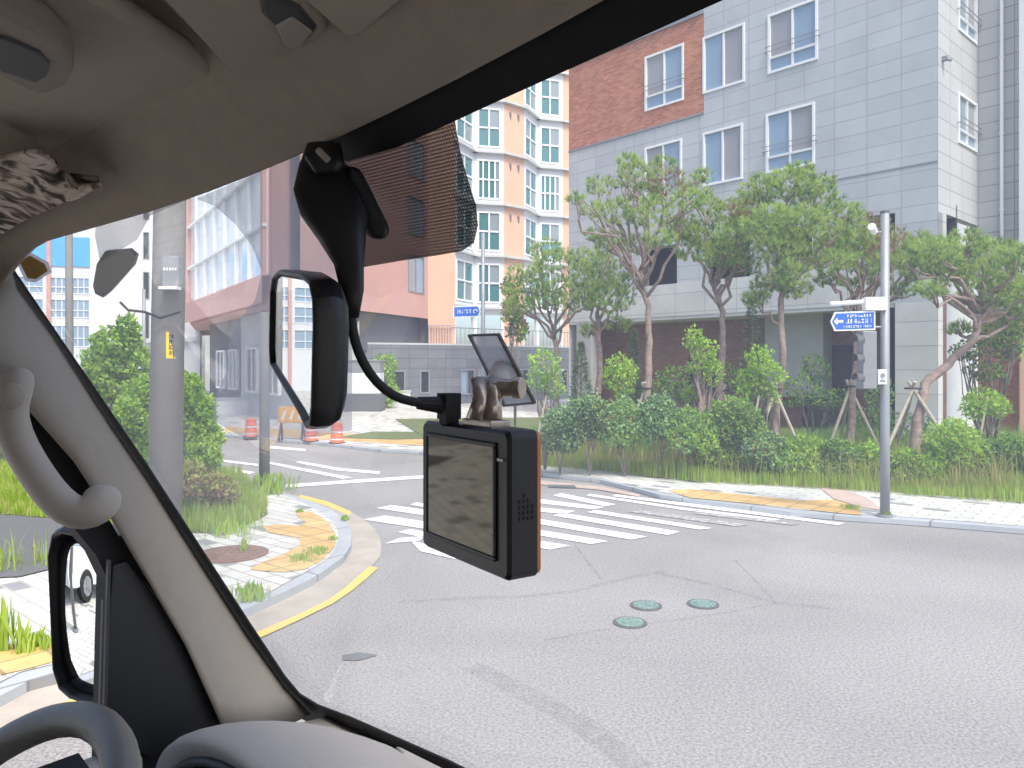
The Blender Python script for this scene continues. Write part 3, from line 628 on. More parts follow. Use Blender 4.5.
mb = MB(); mb.prism([k1+n*1.2, k1+d*Lk_*.5+n*1.2, k1+d*Lk_*.5+n*6, k1+n*6], (0,0,zb0-.03)); mb.build('recessed_wall', M['dark_brick'] if False else M['base_tile'], FB)
mb = MB(); mb.prism([k1+d*(Lk_*.5+.02)+n*1.0, k2+n*1., XY(295,36), k1+d*(Lk_*.5+.02)+n*6], (0,0,zb0-.03)); mb.build('side_wall', M['offwhite'], FB)
for s_, mm in ((.15,'glass_dark'),(.32,'glass_teal2'),(.6,'glass_dark'),(.8,'glass_dark')):
    off = 1.2 if s_ < .5 else 1.0
    window(FB, k1+n*(off-.12), d, n, Lk_*s_, Lk_*s_+1.6, .9, 2.6, (.5,), (), [mm], fm='frame')
mb = MB(); mb.prism([k1+n*.31+Zv*zb0, k2+n*.31+Zv*zb0, XY(300,34)+Zv*zb0, XY(300,48)+Zv*zb0, XY(200,50)+Zv*zb0], (0,0,9)); mb.build('upper_storeys', M['coral'], FB)
# --- pale concrete block with slit windows
q1, q2 = XY(90,41), XY(200,43); d = (q2-q1).normalized(); n = Vector((-d.y, d.x, 0))
WB = empty('office_building', q1, 'pale concrete block with narrow slit windows behind the utility pole', 'building')
Lq = (q2-q1).length; ts = Lq*.47
hs = [(ts, ts+.32, z, z+1.5) for z in (3.4, 5.6, 7.8, 10.)]
facade('wall', q1, d, n, 0, Lq, 0, 15, hs, M['white'], WB)
for h in hs: window(WB, q1, d, n, *h, (), (), ['glass_dark'], fw=.04, fm='steel')
mb = MB(); mb.prism([q1-n*.3+Zv*3.05, q2-n*.3+Zv*3.3, q2+Zv*3.3, q1+Zv*3.05], (0,0,.22)); mb.build('ledge', M['offwhite'], WB)
mb = MB(); mb.prism([q1+d*.3-n*.06, q1+d*1.4-n*.06, q1+d*1.4-n*.02, q1+d*.3-n*.02], (0,0,2.4)); mb.build('entrance', M['dark'], WB)
mb = MB(); mb.prism([q1+n*.3, q2+n*.3, q2+n*9, q1+n*9], (0,0,14.9)); mb.build('core', M['offwhite'], WB)
# --- blue and white office building
o1, o2 = XY(-330,44), XY(97,50); d = (o2-o1).normalized(); n = Vector((-d.y, d.x, 0)); Lo = (o2-o1).length
def to_(px): k = (px-CX)/FP; return (k*o1.y-o1.x)/(d.x-k*d.y)
OBd = empty('glass_office_building', o2, 'white office building with sky blue cladding and blue windows at far left', 'building')
bays = [(-300,-230),(-220,-150),(-140,-80),(-70,-10),(0,44),(50,68),(72,90)]
hs = []
for x0, x1 in bays:
    for y0, y1 in ((277,294),(299,318),(325,347)): hs.append((to_(x0), to_(x1), H+(HY-y1)*49.5/FP, H+(HY-y0)*49.5/FP))
facade('wall', o1, d, n, 0, Lo, 0, 16, hs, M['white'], OBd)
for h in hs: window(OBd, o1, d, n, *h, (.33,.66), (.4,), ['glass_blue'], fw=.06)
mb = MB(); mb.prism([o1-n*.08+Zv*8.4, o2-n*.08+Zv*8.4, o2-n*.01+Zv*8.4, o1-n*.01+Zv*8.4], (0,0,1.9)); mb.build('blue_band', M['blue_panel'], OBd)
mb = MB(); a = o1+d*to_(47); mb.prism([a-n*.14, a+d*.25-n*.14, a+d*.25-n*.09, a-n*.09], (0,0,16)); mb.build('coral_strip', M['coral'], OBd)
mb = MB(); mb.prism([o1+n*.3, o2+n*.3, o2+n*9, o1+n*9], (0,0,15.9)); mb.build('core', M['offwhite'], OBd)
# --- distant grey slab seen under the top of the windscreen
s1, s2 = XY(205,62), XY(450,66); d = (s2-s1).normalized(); n = Vector((-d.y, d.x, 0)); Ls = (s2-s1).length
SB = empty('tower_block', s1, 'distant taupe tower block between the showroom and the coral wall', 'building')
hs = [(t, t+1.5, z, z+1.4) for t in (1.5, 5, 8.5, 12, 15.5) for z in (6, 9, 12, 15, 18, 21)]
facade('wall', s1, d, n, 0, Ls, 0, 30, hs, M['offwhite'], SB)
for h in hs: window(SB, s1, d, n, *h, (.5,), (), ['glass_dark','glass_teal2'], fw=.08)
mb = MB(); mb.prism([s1+n*.3, s2+n*.3, s2+n*9, s1+n*9], (0,0,29.9)); mb.build('core', M['offwhite'], SB)

# ------------------------------------------------------------------ poles, signs, roadside things
def strokes(mb, c, ex, ez, nrm, w_, h_, nch, seed, mi=0):     # row of tiny block characters
    rnd = random.Random(seed); cw_ = w_/nch
    for k in range(nch):
        o = c+ex*(-w_/2+cw_*(k+.5)); a, b = cw_*.36, h_/2
        for _ in range(3):
            if rnd.random() < .5: mb.box(o+ez*rnd.uniform(-b*.8,b*.8), ex*a, nrm*.002, ez*h_*.07, mi)
            else: mb.box(o+ex*rnd.uniform(-a*.8,a*.8), ex*cw_*.06, nrm*.0021, ez*b, mi)
# right pole
pp = G(885, 516.5, .07); RP = empty('signal_pole', pp, 'slim grey steel pole at the right kerb carrying the blue street sign', 'pole')
mb = MB(); zt = U(885, 213, pp.y).z
mb.tube([pp, pp+Zv*.9, Vector((pp.x, pp.y, zt))], [.057, .055, .05], 14); mb.build('pole', M['steel'], RP, smooth=True)
mb = MB(); mb.tube([Vector((pp.x, pp.y, zt)), Vector((pp.x, pp.y, zt+.02))], .054, 14); mb.build('cap', M['dark_iron'], RP)
mb = MB(); mb.tube([pp, pp+Zv*.03], .09, 14); mb.build('base_plate', M['steel'], RP)
q = U(881, 304, pp.y-.02); mb = MB()
mb.box(q+Vector((-.08,0,.0)), (.13,0,0), (0,.06,0), (0,0,.08)); mb.tube([q+Vector((-.15,0,.03)), q+Vector((-.62,0,-.0))], .03, 8); mb.build('sign_arm', M['white_sign'], RP, bevel=.008)
q = U(853, 321, pp.y-.05); ex = Vector((1,0,.03)).normalized(); mb = MB(); hw, hh = .27, .115
def arrowshape(hw, hh, s, flip=1):
    return [(-hw*flip, 0), ((-hw+.05)*flip, hh), (hw*flip, hh), (hw*flip, -hh), ((-hw+.05)*flip, -hh)]
SG = empty('street_sign', q, 'blue street name sign with a white arrow border hanging from the right pole', 'sign')
mb.prism([q+ex*a+Zv*b for a, b in arrowshape(hw, hh, 1)], (0,.02,0)); mb.build('sign_board', M['white_sign'], SG)
mb = MB(); mb.prism([q+ex*a+Zv*b+Vector((0,-.004,0)) for a, b in arrowshape(hw*.94, hh*.84, 1)], (0,.006,0)); mb.build('sign_face', M['blue_sign'], SG)
mb = MB(); yy = Vector((0,1,0)); o_ = q+Vector((0,-.006,0))
strokes(mb, o_+ex*.07+Zv*.062, ex, Zv, yy, .30, .035, 9, 1); strokes(mb, o_+ex*.07-Zv*.002, ex, Zv, yy, .32, .055, 7, 2); strokes(mb, o_+ex*.05-Zv*.066, ex, Zv, yy, .34, .03, 12, 3)
mb.prism([o_+ex*a+Zv*b for a, b in ((-.235,0),(-.19,.045),(-.19,.015),(-.12,.015),(-.12,-.015),(-.19,-.015),(-.19,-.045))], (0,.003,0))
mb.build('lettering', M['white_sign'], SG)
# pedestrian signal seen side on
q = U(865.5, 360, pp.y-.02); TS = empty('traffic_light', q, 'grey three-lens signal head mounted sideways on the right pole', 'traffic light')
mb = MB(); mb.box(q+Vector((.01,0,0)), (.085,0,0), (0,.10,0), (0,0,.35)); mb.build('housing', M['signal'], TS, bevel=.015)
for k in range(3):
    mb = MB(); c = q+Vector((-.055, -.02, .23-.23*k)); n_ = 12
    r0 = [c+Vector((0, math.cos(math.pi*j/n_)*.09, math.sin(math.pi*j/n_)*.09)) for j in range(n_+1)]
    r1 = [p+Vector((-.08-.0*j, 0, -.02)) for j, p in enumerate(r0)]
    mb.loft([r0, r1], closed=False); ov = mb.build('visor', M['dark_iron'], TS); sm = ov.modifiers.new('s','SOLIDIFY'); sm.thickness = .006
    mb = MB(); mb.tube([c+Vector((0,0,0)), c+Vector((-.012,0,0))], .085, 16); mb.build('lens', M['glass_dark'], TS)
mb = MB()
for dz in (.40, -.30): mb.tube([q+Vector((.0,0,dz if dz > 0 else dz)), Vector((pp.x, pp.y, q.z+dz))], .014, 6)
mb.tube([q+Vector((0,0,.33)), q+Vector((0,0,.41))], .014, 6); mb.build('bracket', M['steel'], TS)
q = U(881.5, 377, pp.y-.08); mb = MB(); BX = empty('button_box', q, 'small white push-button box strapped to the right pole', 'button box')
mb.box(q, (.055,0,0), (0,.03,0), (0,0,.09)); mb.build('box_body', M['white_sign'], BX, bevel=.01)
mb = MB(); mb.tube([q+Vector((.0,-.03,.02)), q+Vector((0,-.042,.02))], .028, 14); mb.box(q+Vector((0,-.032,-.045)), (.03,0,0), (0,.003,0), (0,0,.015)); mb.build('button', M['signal'], BX)
q = U(876, 232, pp.y-.03); CM = empty('security_camera', q, 'small pale camera mounted near the top of the right pole', 'camera')
mb = MB(); mb.tube([q+Vector((-.10,-.10,.05)), q+Vector((-.02,0,.0))], [.045,.04], 10); mb.build('camera_body', M['white_sign'], CM)
mb = MB(); mb.tube([q+Vector((-.02,0,.0)), q+Vector((.11,.03,.0))], .012, 6); mb.build('camera_arm', M['steel'], CM)
# utility pole at left
b0 = Vector(((164-CX)/FP*7, 7, .07)); UP = empty('utility_pole', b0, 'thick grey concrete utility pole just beyond the windscreen pillar', 'utility pole')
t0 = U(170, 205, 7.0); top = b0+(t0-b0)*2.0
mb = MB(); mb.tube([b0, b0+(top-b0)*.5, top], [.148, .140, .128], 24); mb.build('pole', M['concrete_pole'], UP, smooth=True)
q = U(172, 273, 6.83); mb = MB(); mb.box(q, (.075,0,0), (0,.04,0), (0,0,.15)); mb.build('meter_box', M['signal'], UP, bevel=.01)
mb = MB(); 
for k in range(5): mb.box(q+Vector((-.05+.025*k, -.042, .03)), (.006,0,0), (0,.004,0), (0,0,.012))
mb.box(q+Vector((0,-.045,-.14)), (.08,0,0), (0,.05,0), (0,0,.012)); mb.build('box_trim', M['white_sign'], UP)
mb = MB(); q = U(160, 300, 6.9)
mb.tube([U(120,302,6.6), U(128,310,6.62), U(145,312,6.7), U(160,318,6.8), U(180,312,6.82)], .012, 6); mb.build('cable', M['rubber'], UP)
q = U(178, 345, 6.84); YS = UP
mb = MB(); ry = .150
mb.loft([[Vector((b0.x+.026+math.sin(a)*.147, b0.y-math.cos(a)*.147, q.z+s_)) for a in [x*.1+.38 for x in range(7)]] for s_ in (-.12,.12)], closed=False)
mb.build('yellow_sticker', M['yellow_sign'], UP)
mb = MB()
for k, s_ in enumerate((.08,.03,-.02,-.07)):
    strokes(mb, Vector((b0.x+.026+math.sin(.68)*.1485, b0.y-math.cos(.68)*.1485, q.z+s_)), Vector((math.cos(.68),math.sin(.68),0)), Zv, Vector((-math.sin(.68),math.cos(.68),0)), .055, .035, 1, 20+k)
mb.build('sticker_lettering', M['black_ink'], UP)
# thin poles
def thinpole(px, py, r, ztop, label, Y=None, lean=0, cat='pole', name='steel_pole', m='steel'):
    b = G(px, py, .07); e = empty(name, b, label, cat)
    mb = MB(); mb.tube([b, Vector((b.x+lean*.5, b.y, ztop*.5)), Vector((b.x+lean, b.y, ztop))], [r, r*.92, r*.85], 12); mb.build('pole', M[m], e, smooth=True)
    mb = MB(); mb.tube([b, b+Zv*.04], r*1.7, 12); mb.build('base_plate', M['steel'], e)
    return e
thinpole(264.5, 489, .080, 2.7, 'dark grey round post rising behind the mirror at the corner kerb', m='concrete_pole')
thinpole(70, 470, .07, 4.6, 'slim grey lamp post in front of the blue office building', lean=-.02, m='concrete_pole')
e = thinpole(144, 433, .05, 4.0, 'thin far post carrying a small blue sign left of the utility pole', m='steel')
q = U(131, 361, 21.4); S2 = empty('direction_sign', q, 'small blue direction sign on the thin far post', 'sign')
mb = MB(); mb.box(q, (.20,0,0), (0,.015,0), (0,0,.10)); mb.build('sign_board', M['white_sign'], S2)
mb = MB(); mb.box(q+Vector((0,-.018,0)), (.185,0,0), (0,.004,0), (0,0,.085)); mb.build('sign_face', M['blue_sign'], S2)
mb = MB(); strokes(mb, q+Vector((0,-.024,0)), Vector((1,0,0)), Zv, yy, .3, .09, 5, 9); mb.tube([q+Vector((.2,.02,0)), q+Vector((.36,.02,0))], .01, 6); mb.build('lettering', M['white_sign'], S2)
q = U(141, 377, 21.35); S3 = empty('pedestrian_sign', q, 'blue pentagon crossing sign low on the thin far post', 'sign')
mb = MB(); mb.prism([q+Vector((a,0,b)) for a, b in ((0,.26),(.2,.02),(.2,-.24),(-.2,-.24),(-.2,.02))], (0,.02,0)); mb.build('sign_board', M['blue_sign'], S3)
mb = MB(); mb.prism([q+Vector((a,-.006,b)) for a, b in ((0,.17),(.13,-.12),(-.13,-.12))], (0,.004,0)); mb.build('symbol', M['white_sign'], S3)
e = thinpole(483, 447, .05, 4.9, 'tall thin post carrying the blue arrow sign before the peach tower')
q = U(467, 311.5, 17.8); S4 = empty('street_sign', q, 'small blue street sign pointing right before the bay windows', 'sign')
mb = MB(); mb.prism([q+ex*a+Zv*b for a, b in arrowshape(.32, .13, 1, -1)], (0,.02,0)); mb.build('sign_board', M['white_sign'], S4)
mb = MB(); mb.prism([q+ex*a+Zv*b+Vector((0,-.004,0)) for a, b in arrowshape(.30, .11, 1, -1)], (0,.006,0)); mb.build('sign_face', M['blue_sign'], S4)
mb = MB(); strokes(mb, q+Vector((-.08,-.006,.0)), ex, Zv, yy, .36, .10, 6, 5)
mb.tube([q+Vector((.2+.045*math.cos(a*.6),-.006,.045*math.sin(a*.6))) for a in range(8)], .012, 5); mb.tube([q+Vector((.3,.03,0)), q+Vector((.37,.04,.0))], .012, 6); mb.build('lettering', M['white_sign'], S4)
# barrels and barricade
def lathe(mb, c, prof, n=20, mi=0):
    mb.loft([[Vector((c.x+r*math.cos(2*math.pi*k/n), c.y+r*math.sin(2*math.pi*k/n), c.z+z)) for k in range(n)] for r, z in prof], mi)
for px, py, lb in ((251,437,'orange traffic barrel standing left of the dark corner post'),(311,441,'orange traffic barrel directly below the mirror tip'),(337,443,'orange traffic barrel right of the mirror tip')):
    c = G(px, py, .07); e = empty('traffic_barrel', c, lb, 'traffic barrel', 'orange barrels along the far kerb')
    mb = MB(); lathe(mb, c, [(.16,.02),(.155,.05),(.15,.18),(.14,.20),(.14,.34),(.13,.36),(.125,.46),(.10,.48)]); mb.build('barrel_body', M['orange'], e, smooth=False)
    mb = MB(); lathe(mb, c, [(.155,.08),(.154,.11)]); mb.build('reflective_band', M['white_sign'], e)
    mb = MB(); lathe(mb, c, [(.144,.25),(.144,.29)]); mb.build('reflective_band', M['white_sign'], e)
    mb = MB(); lathe(mb, c, [(.19,.0),(.19,.02)]); mb.build('base', M['rubber'], e)
c = G(292, 440, .07); e = empty('barricade', c, 'amber folding barricade between the barrels', 'barricade')
mb = MB(); mb.box(c+Zv*.62, (.34,0,0), (0,.03,0), (0,0,.20)); mb.build('board', M['amber'], e, bevel=.02)
mb = MB(); 
for x in (-.2,0,.2): mb.prism([c+Vector((x-.06,-.036,.5)), c+Vector((x,-.036,.5)), c+Vector((x+.08,-.036,.74)), c+Vector((x+.02,-.036,.74))], (0,.004,0))
mb.build('stripe', M['white_sign'], e)
for x in (-.26,.26):
    for y in (-.15,.15):
        mb = MB(); mb.tube([c+Vector((x,0,.45)), c+Vector((x*1.1,y,.0))], .025, 6); mb.build('leg', M['rubber'], e)
# ------------------------------------------------------------------ vegetation
def rv(rnd):
    while True:
        v = Vector((rnd.uniform(-1,1), rnd.uniform(-1,1), rnd.uniform(-1,1)))
        if .05 < v.length < 1: return v
def needle_tuft(mb, p, up, L, rnd, mi, n=8):
    for _ in range(n):
        d = (up+rv(rnd)*.9).normalized(); s_ = d.cross(rv(rnd)).normalized()*L*.055
        mb.face([p-s_, p+s_, p+d*L*rnd.uniform(.7,1.15)], mi)
def leaf(mb, p, s_, rnd, mi, up=.3):
    d = (rv(rnd)+Vector((0,0,up))).normalized(); e_ = d.cross(rv(rnd)).normalized()*s_*.32
    mb.face([p, p+d*s_*.5+e_, p+d*s_, p+d*s_*.5-e_], mi)
def branch(mb, a, b, r0, r1, rnd, wob=.12, n=5):
    L = (b-a).length; pts = []
    for k in range(n+1):
        t = k/n; p = a.lerp(b, t)+(rv(rnd)*L*wob if 0 < k < n else Vector()); pts.append(p)
    mb.tube(pts, [r0+(r1-r0)*k/n for k in range(n+1)], 6); return pts
def pine(label, Y, trunk, clumps, seed, dry=.05, r0=.085, dens=1.45, lean=0):
    rnd = random.Random(seed); s_ = Y/FP
    base = U(trunk[0][0], 400, Y); base.z = .08
    T = [base]+[U(x, y, Y+rnd.uniform(-.15,.15)) for x, y in trunk[1:]]
    e = empty('pine_tree', base, label, 'pine tree', 'young pines planted before the grey building')
    mb = MB(); P = []
    for i in range(len(T)-1):
        for k in range(4): P.append(T[i].lerp(T[i+1], k/4)+(rv(rnd)*.025 if i+k else Vector()))
    P.append(T[-1]); n = len(P); mb.tube(P, [r0*(1.25 if k == 0 else 1)*(1-.5*k/n) for k in range(n)], 9)
    cr = MB()
    fork = P[int(n*.62):]
    for cx, cy, r in clumps:
        dep = rnd.uniform(-1, 1)*.75+rnd.choice((-.25,.25)); c = U(cx, cy, Y+dep); R = r*s_*1.28
        below = [p for p in fork if p.z < c.z+.1] or [fork[0]]
        st = rnd.choice(below[-4:]); pts = branch(mb, st, c, r0*.42, .018, rnd)
        for _ in range(3): 
            j = pts[rnd.choice((3,4))]; branch(mb, j, c+rv(rnd)*R*.8, .018, .008, rnd, .1, 3)
        nt_ = int(85*dens*(r/16)**2)+12
        isdry = rnd.random() < dry
        for _ in range(nt_):
            v = rv(rnd); v = v.normalized()*(.35+.65*rnd.random()**.5); v.z *= .66
            p = c+v*R
            up = (Vector((v.x*.7, v.y*.7, .9))).normalized()
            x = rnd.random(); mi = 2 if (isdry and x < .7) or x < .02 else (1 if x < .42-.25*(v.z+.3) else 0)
            needle_tuft(cr, p, up, rnd.uniform(.09,.16), rnd, mi, 12)
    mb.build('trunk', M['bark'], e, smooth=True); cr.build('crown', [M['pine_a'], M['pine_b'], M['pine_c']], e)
    return base
def support(base, label, h, spread, Y, seed, px=None):
    rnd = random.Random(seed); e = empty('tree_support', (base.x, base.y, .08), label, 'tree support', 'wooden stake tripods round the pines')
    for k in range(3):
        a = math.radians(200+k*120+rnd.uniform(-12,12)); mb = MB()
        f = Vector((base.x+math.cos(a)*spread, base.y+math.sin(a)*spread, .05)); t = Vector((base.x-math.cos(a)*.07, base.y-math.sin(a)*.07, h+.08))
        mb.tube([f, t], .03, 7); mb.build('pole', M['stake'], e)
    mb = MB(); mb.tube([Vector((base.x+math.cos(a)*.13, base.y+math.sin(a)*.13, h-.04)) for a in [x*math.pi/5 for x in range(10)]], .015, 5, close=True); mb.build('binding', M['rubber'], e)
pb_ = {}
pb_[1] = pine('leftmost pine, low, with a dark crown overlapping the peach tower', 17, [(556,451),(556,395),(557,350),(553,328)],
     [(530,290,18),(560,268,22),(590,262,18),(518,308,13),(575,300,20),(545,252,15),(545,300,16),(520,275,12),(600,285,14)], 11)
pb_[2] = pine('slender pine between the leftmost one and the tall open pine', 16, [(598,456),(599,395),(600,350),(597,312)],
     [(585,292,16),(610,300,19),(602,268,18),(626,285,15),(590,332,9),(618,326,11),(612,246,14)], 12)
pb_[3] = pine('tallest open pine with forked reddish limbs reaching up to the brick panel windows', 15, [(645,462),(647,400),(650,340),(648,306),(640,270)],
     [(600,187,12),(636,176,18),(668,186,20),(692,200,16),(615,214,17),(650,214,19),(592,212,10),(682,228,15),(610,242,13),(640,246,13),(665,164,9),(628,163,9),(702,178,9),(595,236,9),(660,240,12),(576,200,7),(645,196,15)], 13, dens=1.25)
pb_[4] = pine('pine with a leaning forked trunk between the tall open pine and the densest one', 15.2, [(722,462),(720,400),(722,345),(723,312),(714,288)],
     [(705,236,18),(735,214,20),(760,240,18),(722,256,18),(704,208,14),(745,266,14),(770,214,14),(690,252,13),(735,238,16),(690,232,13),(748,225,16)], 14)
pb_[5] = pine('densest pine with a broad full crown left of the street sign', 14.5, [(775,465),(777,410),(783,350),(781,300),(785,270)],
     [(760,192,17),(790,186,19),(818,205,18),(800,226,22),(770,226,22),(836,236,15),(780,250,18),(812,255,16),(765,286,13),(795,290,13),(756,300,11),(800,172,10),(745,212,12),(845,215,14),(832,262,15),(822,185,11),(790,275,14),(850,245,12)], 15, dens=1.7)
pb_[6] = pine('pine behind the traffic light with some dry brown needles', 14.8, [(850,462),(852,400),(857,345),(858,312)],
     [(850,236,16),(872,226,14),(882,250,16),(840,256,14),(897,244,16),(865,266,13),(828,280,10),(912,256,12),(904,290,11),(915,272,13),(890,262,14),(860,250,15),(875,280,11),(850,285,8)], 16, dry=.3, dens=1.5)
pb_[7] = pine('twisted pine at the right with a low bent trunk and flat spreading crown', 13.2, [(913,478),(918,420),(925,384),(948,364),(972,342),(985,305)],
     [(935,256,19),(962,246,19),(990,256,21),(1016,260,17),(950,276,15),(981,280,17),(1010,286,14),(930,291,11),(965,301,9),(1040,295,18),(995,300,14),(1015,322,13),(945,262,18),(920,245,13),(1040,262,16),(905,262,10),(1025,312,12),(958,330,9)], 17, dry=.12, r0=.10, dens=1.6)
for i, (k, h, sp, lb) in enumerate(((2,1.35,.55,'wooden stake tripod round the slender second pine'),(3,1.5,.6,'wooden stake tripod round the tall open pine'),(4,1.45,.65,'wooden stake tripod round the leaning forked pine'),(5,1.5,.6,'wooden stake tripod round the densest pine'),(6,1.55,.65,'wooden stake tripod behind the traffic light'),(7,1.55,.85,'widely spread wooden stake tripod round the twisted right pine'))):
    support(pb_[k], lb, h, sp, 0, 30+i)
def leafy(name, label, cat, Y, px, pyb, crown, seed, mats, size=.07, n=1., trunk=.03, group=None, stake=False, bark='bark2', basez=.08):
    """crown: list of (px, py, rx_px, ry_px) blobs"""
    rnd = random.Random(seed); s_ = Y/FP; base = U(px, pyb, Y); base.z = basez
    e = empty(name, base, label, cat, group); mb = MB(); cr = MB()
    tops = []
    for cx, cy, rx, ry in crown:
        c = U(cx, cy, Y+rnd.uniform(-.2,.2)); tops.append(c)
        m_ = base.lerp(c, .5)+rv(rnd)*.08; mb.tube([base, m_, c], [trunk, trunk*.7, trunk*.25], 6)
        cnt = int(n*rx*ry*1.6)+30
        for _ in range(cnt):
            v = rv(rnd); v = v.normalized()*(v.length**.45)
            p = c+Vector((v.x*rx*s_, v.y*rx*s_, v.z*ry*s_))*(1+.18*math.sin(7*v.x+5*v.z+cx))
            if p.z < .1: continue
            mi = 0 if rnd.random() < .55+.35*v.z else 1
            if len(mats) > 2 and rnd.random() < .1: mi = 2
            leaf(cr, p, size*rnd.uniform(.6,1.3), rnd, mi)
        for _ in range(4): branch(mb, m_, c+Vector((rv(rnd).x*rx*s_*.7, rv(rnd).y*rx*s_*.7, rv(rnd).z*ry*s_*.7)), trunk*.4, .005, rnd, .1, 3)
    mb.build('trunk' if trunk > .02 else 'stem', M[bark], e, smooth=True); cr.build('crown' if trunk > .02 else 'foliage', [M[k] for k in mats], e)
    if stake: 
        mb = MB(); mb.tube([base+Vector((-.25,-.1,0)), base+Vector((.02,-.03,1.3))], .02, 6); mb.build('stake', M['stake'], e)
    return e
L1 = ['leaf_l','leaf_m']; L2 = ['leaf_m','leaf_d']; L3 = ['leaf_b','leaf_d']; L4 = ['leaf_d','leaf_d','leaf_b']; L5 = ['leaf_y','leaf_m']; L6 = ['leaf_br','leaf_m']
leafy('sapling', 'pale green staked sapling right beside the monitor bracket', 'sapling', 13.4, 545, 475, [(545,365,17,16),(552,385,14,14),(536,382,12,12)], 41, ['leaf_l','leaf_b'], stake=True, n=.9)
leafy('sapling', 'rounded bright green sapling between the second pine and the tall open pine', 'sapling', 14, 620, 465, [(620,366,14,12),(622,384,13,14),(612,378,10,10),(628,372,9,9)], 42, L1, stake=True)
leafy('sapling', 'tall bright green sapling with a reddish stem in front of the brown brick', 'sapling', 13.5, 700, 468, [(694,340,10,12),(704,352,13,14),(712,372,11,14),(698,366,10,10),(690,395,9,9)], 43, L1, stake=True, bark='bark', trunk=.045)
leafy('sapling', 'bright green sapling left of the dense pine trunk', 'sapling', 13, 757, 470, [(760,360,14,14),(750,380,14,12),(770,375,14,14),(745,392,9,9),(765,395,14,9)], 44, L1, stake=True)
leafy('sapling', 'small leafy green tree on a thin dark stem at the right edge', 'tree', 14, 990, 470, [(990,335,18,14),(1008,345,18,16),(972,350,12,12),(985,372,18,10),(1015,325,14,12),(960,352,9,8)], 45, L2+['leaf_l'])
leafy('sapling', 'bushy green sapling with short stakes under the twisted pine', 'sapling', 13.2, 985, 472, [(985,402,19,14),(973,410,12,10),(997,408,14,10)], 46, L1, stake=True)
def conifer(label, Y, px, pyt, pyb, w_, seed):
    rnd = random.Random(seed); s_ = Y/FP; base = U(px, pyb, Y); base.z = .08; tz = U(px, pyt, Y).z
    e = empty('conifer', base, label, 'conifer', 'dark conifers among the pines'); mb = MB(); mb.tube([base, Vector((base.x, base.y, tz-.1))], [.05, .01], 7); mb.build('trunk', M['bark2'], e)
    cr = MB(); hh = tz-base.z
    for _ in range(1100):
        f = rnd.random()**1.3; z = base.z+.25+f*(hh-.25); r = w_*s_*(1-f)**.8*rnd.uniform(.4,1.05); a = rnd.uniform(0, 6.28)
        p = Vector((base.x+r*math.cos(a), base.y+r*math.sin(a), z)); needle_tuft(cr, p, Vector((math.cos(a), math.sin(a), .2)).normalized(), .10, rnd, 0 if rnd.random() < .8 else 1, 5)
    cr.build('crown', [M['leaf_d'], M['leaf_b']], e)
conifer('dark narrow conifer beside the leftmost pine trunk', 15.8, 581, 343, 455, 17, 51)
conifer('dark conifer behind the bright sapling and left of the dense pine', 16, 752, 298, 455, 20, 52)
conifer('dark conifer tucked behind the tall open pine trunk', 16.2, 634, 330, 452, 10, 53)
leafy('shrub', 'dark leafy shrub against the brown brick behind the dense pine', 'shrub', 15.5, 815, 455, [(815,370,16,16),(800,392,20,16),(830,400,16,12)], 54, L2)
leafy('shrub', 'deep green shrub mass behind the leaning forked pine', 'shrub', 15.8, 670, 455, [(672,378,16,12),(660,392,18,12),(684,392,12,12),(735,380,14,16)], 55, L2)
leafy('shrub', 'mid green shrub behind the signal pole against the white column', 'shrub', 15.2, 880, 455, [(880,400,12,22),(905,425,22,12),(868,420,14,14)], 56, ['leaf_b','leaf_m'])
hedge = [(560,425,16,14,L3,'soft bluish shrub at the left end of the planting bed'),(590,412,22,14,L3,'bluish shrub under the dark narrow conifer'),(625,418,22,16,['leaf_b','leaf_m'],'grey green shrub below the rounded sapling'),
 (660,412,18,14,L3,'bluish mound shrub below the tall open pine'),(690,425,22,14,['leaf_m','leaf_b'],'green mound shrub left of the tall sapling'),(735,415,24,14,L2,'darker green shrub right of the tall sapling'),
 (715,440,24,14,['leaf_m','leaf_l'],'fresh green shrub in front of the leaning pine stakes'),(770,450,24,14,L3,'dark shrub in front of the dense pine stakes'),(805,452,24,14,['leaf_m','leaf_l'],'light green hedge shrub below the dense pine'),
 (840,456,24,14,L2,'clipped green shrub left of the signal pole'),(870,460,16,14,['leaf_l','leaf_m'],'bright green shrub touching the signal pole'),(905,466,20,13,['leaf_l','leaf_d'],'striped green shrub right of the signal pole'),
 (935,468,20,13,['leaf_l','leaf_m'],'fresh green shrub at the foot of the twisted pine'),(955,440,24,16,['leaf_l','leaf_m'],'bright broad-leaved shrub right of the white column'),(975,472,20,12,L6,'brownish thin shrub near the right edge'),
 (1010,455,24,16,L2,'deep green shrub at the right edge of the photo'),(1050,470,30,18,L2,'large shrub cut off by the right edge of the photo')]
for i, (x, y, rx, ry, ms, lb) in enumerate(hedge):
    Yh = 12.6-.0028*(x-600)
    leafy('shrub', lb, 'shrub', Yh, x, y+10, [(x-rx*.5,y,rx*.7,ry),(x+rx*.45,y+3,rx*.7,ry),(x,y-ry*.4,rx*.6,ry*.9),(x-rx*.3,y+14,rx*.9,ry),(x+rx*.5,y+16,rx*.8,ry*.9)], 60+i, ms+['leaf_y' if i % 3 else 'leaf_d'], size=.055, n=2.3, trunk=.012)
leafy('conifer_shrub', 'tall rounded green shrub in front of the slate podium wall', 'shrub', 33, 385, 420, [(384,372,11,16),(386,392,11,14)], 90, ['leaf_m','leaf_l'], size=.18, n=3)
leafy('shrub', 'small orange-tinged tree in front of the bay windows', 'tree', 22, 515, 430, [(512,310,9,14),(518,330,10,12),(508,290,7,10)], 91, L6, size=.12, n=2.)
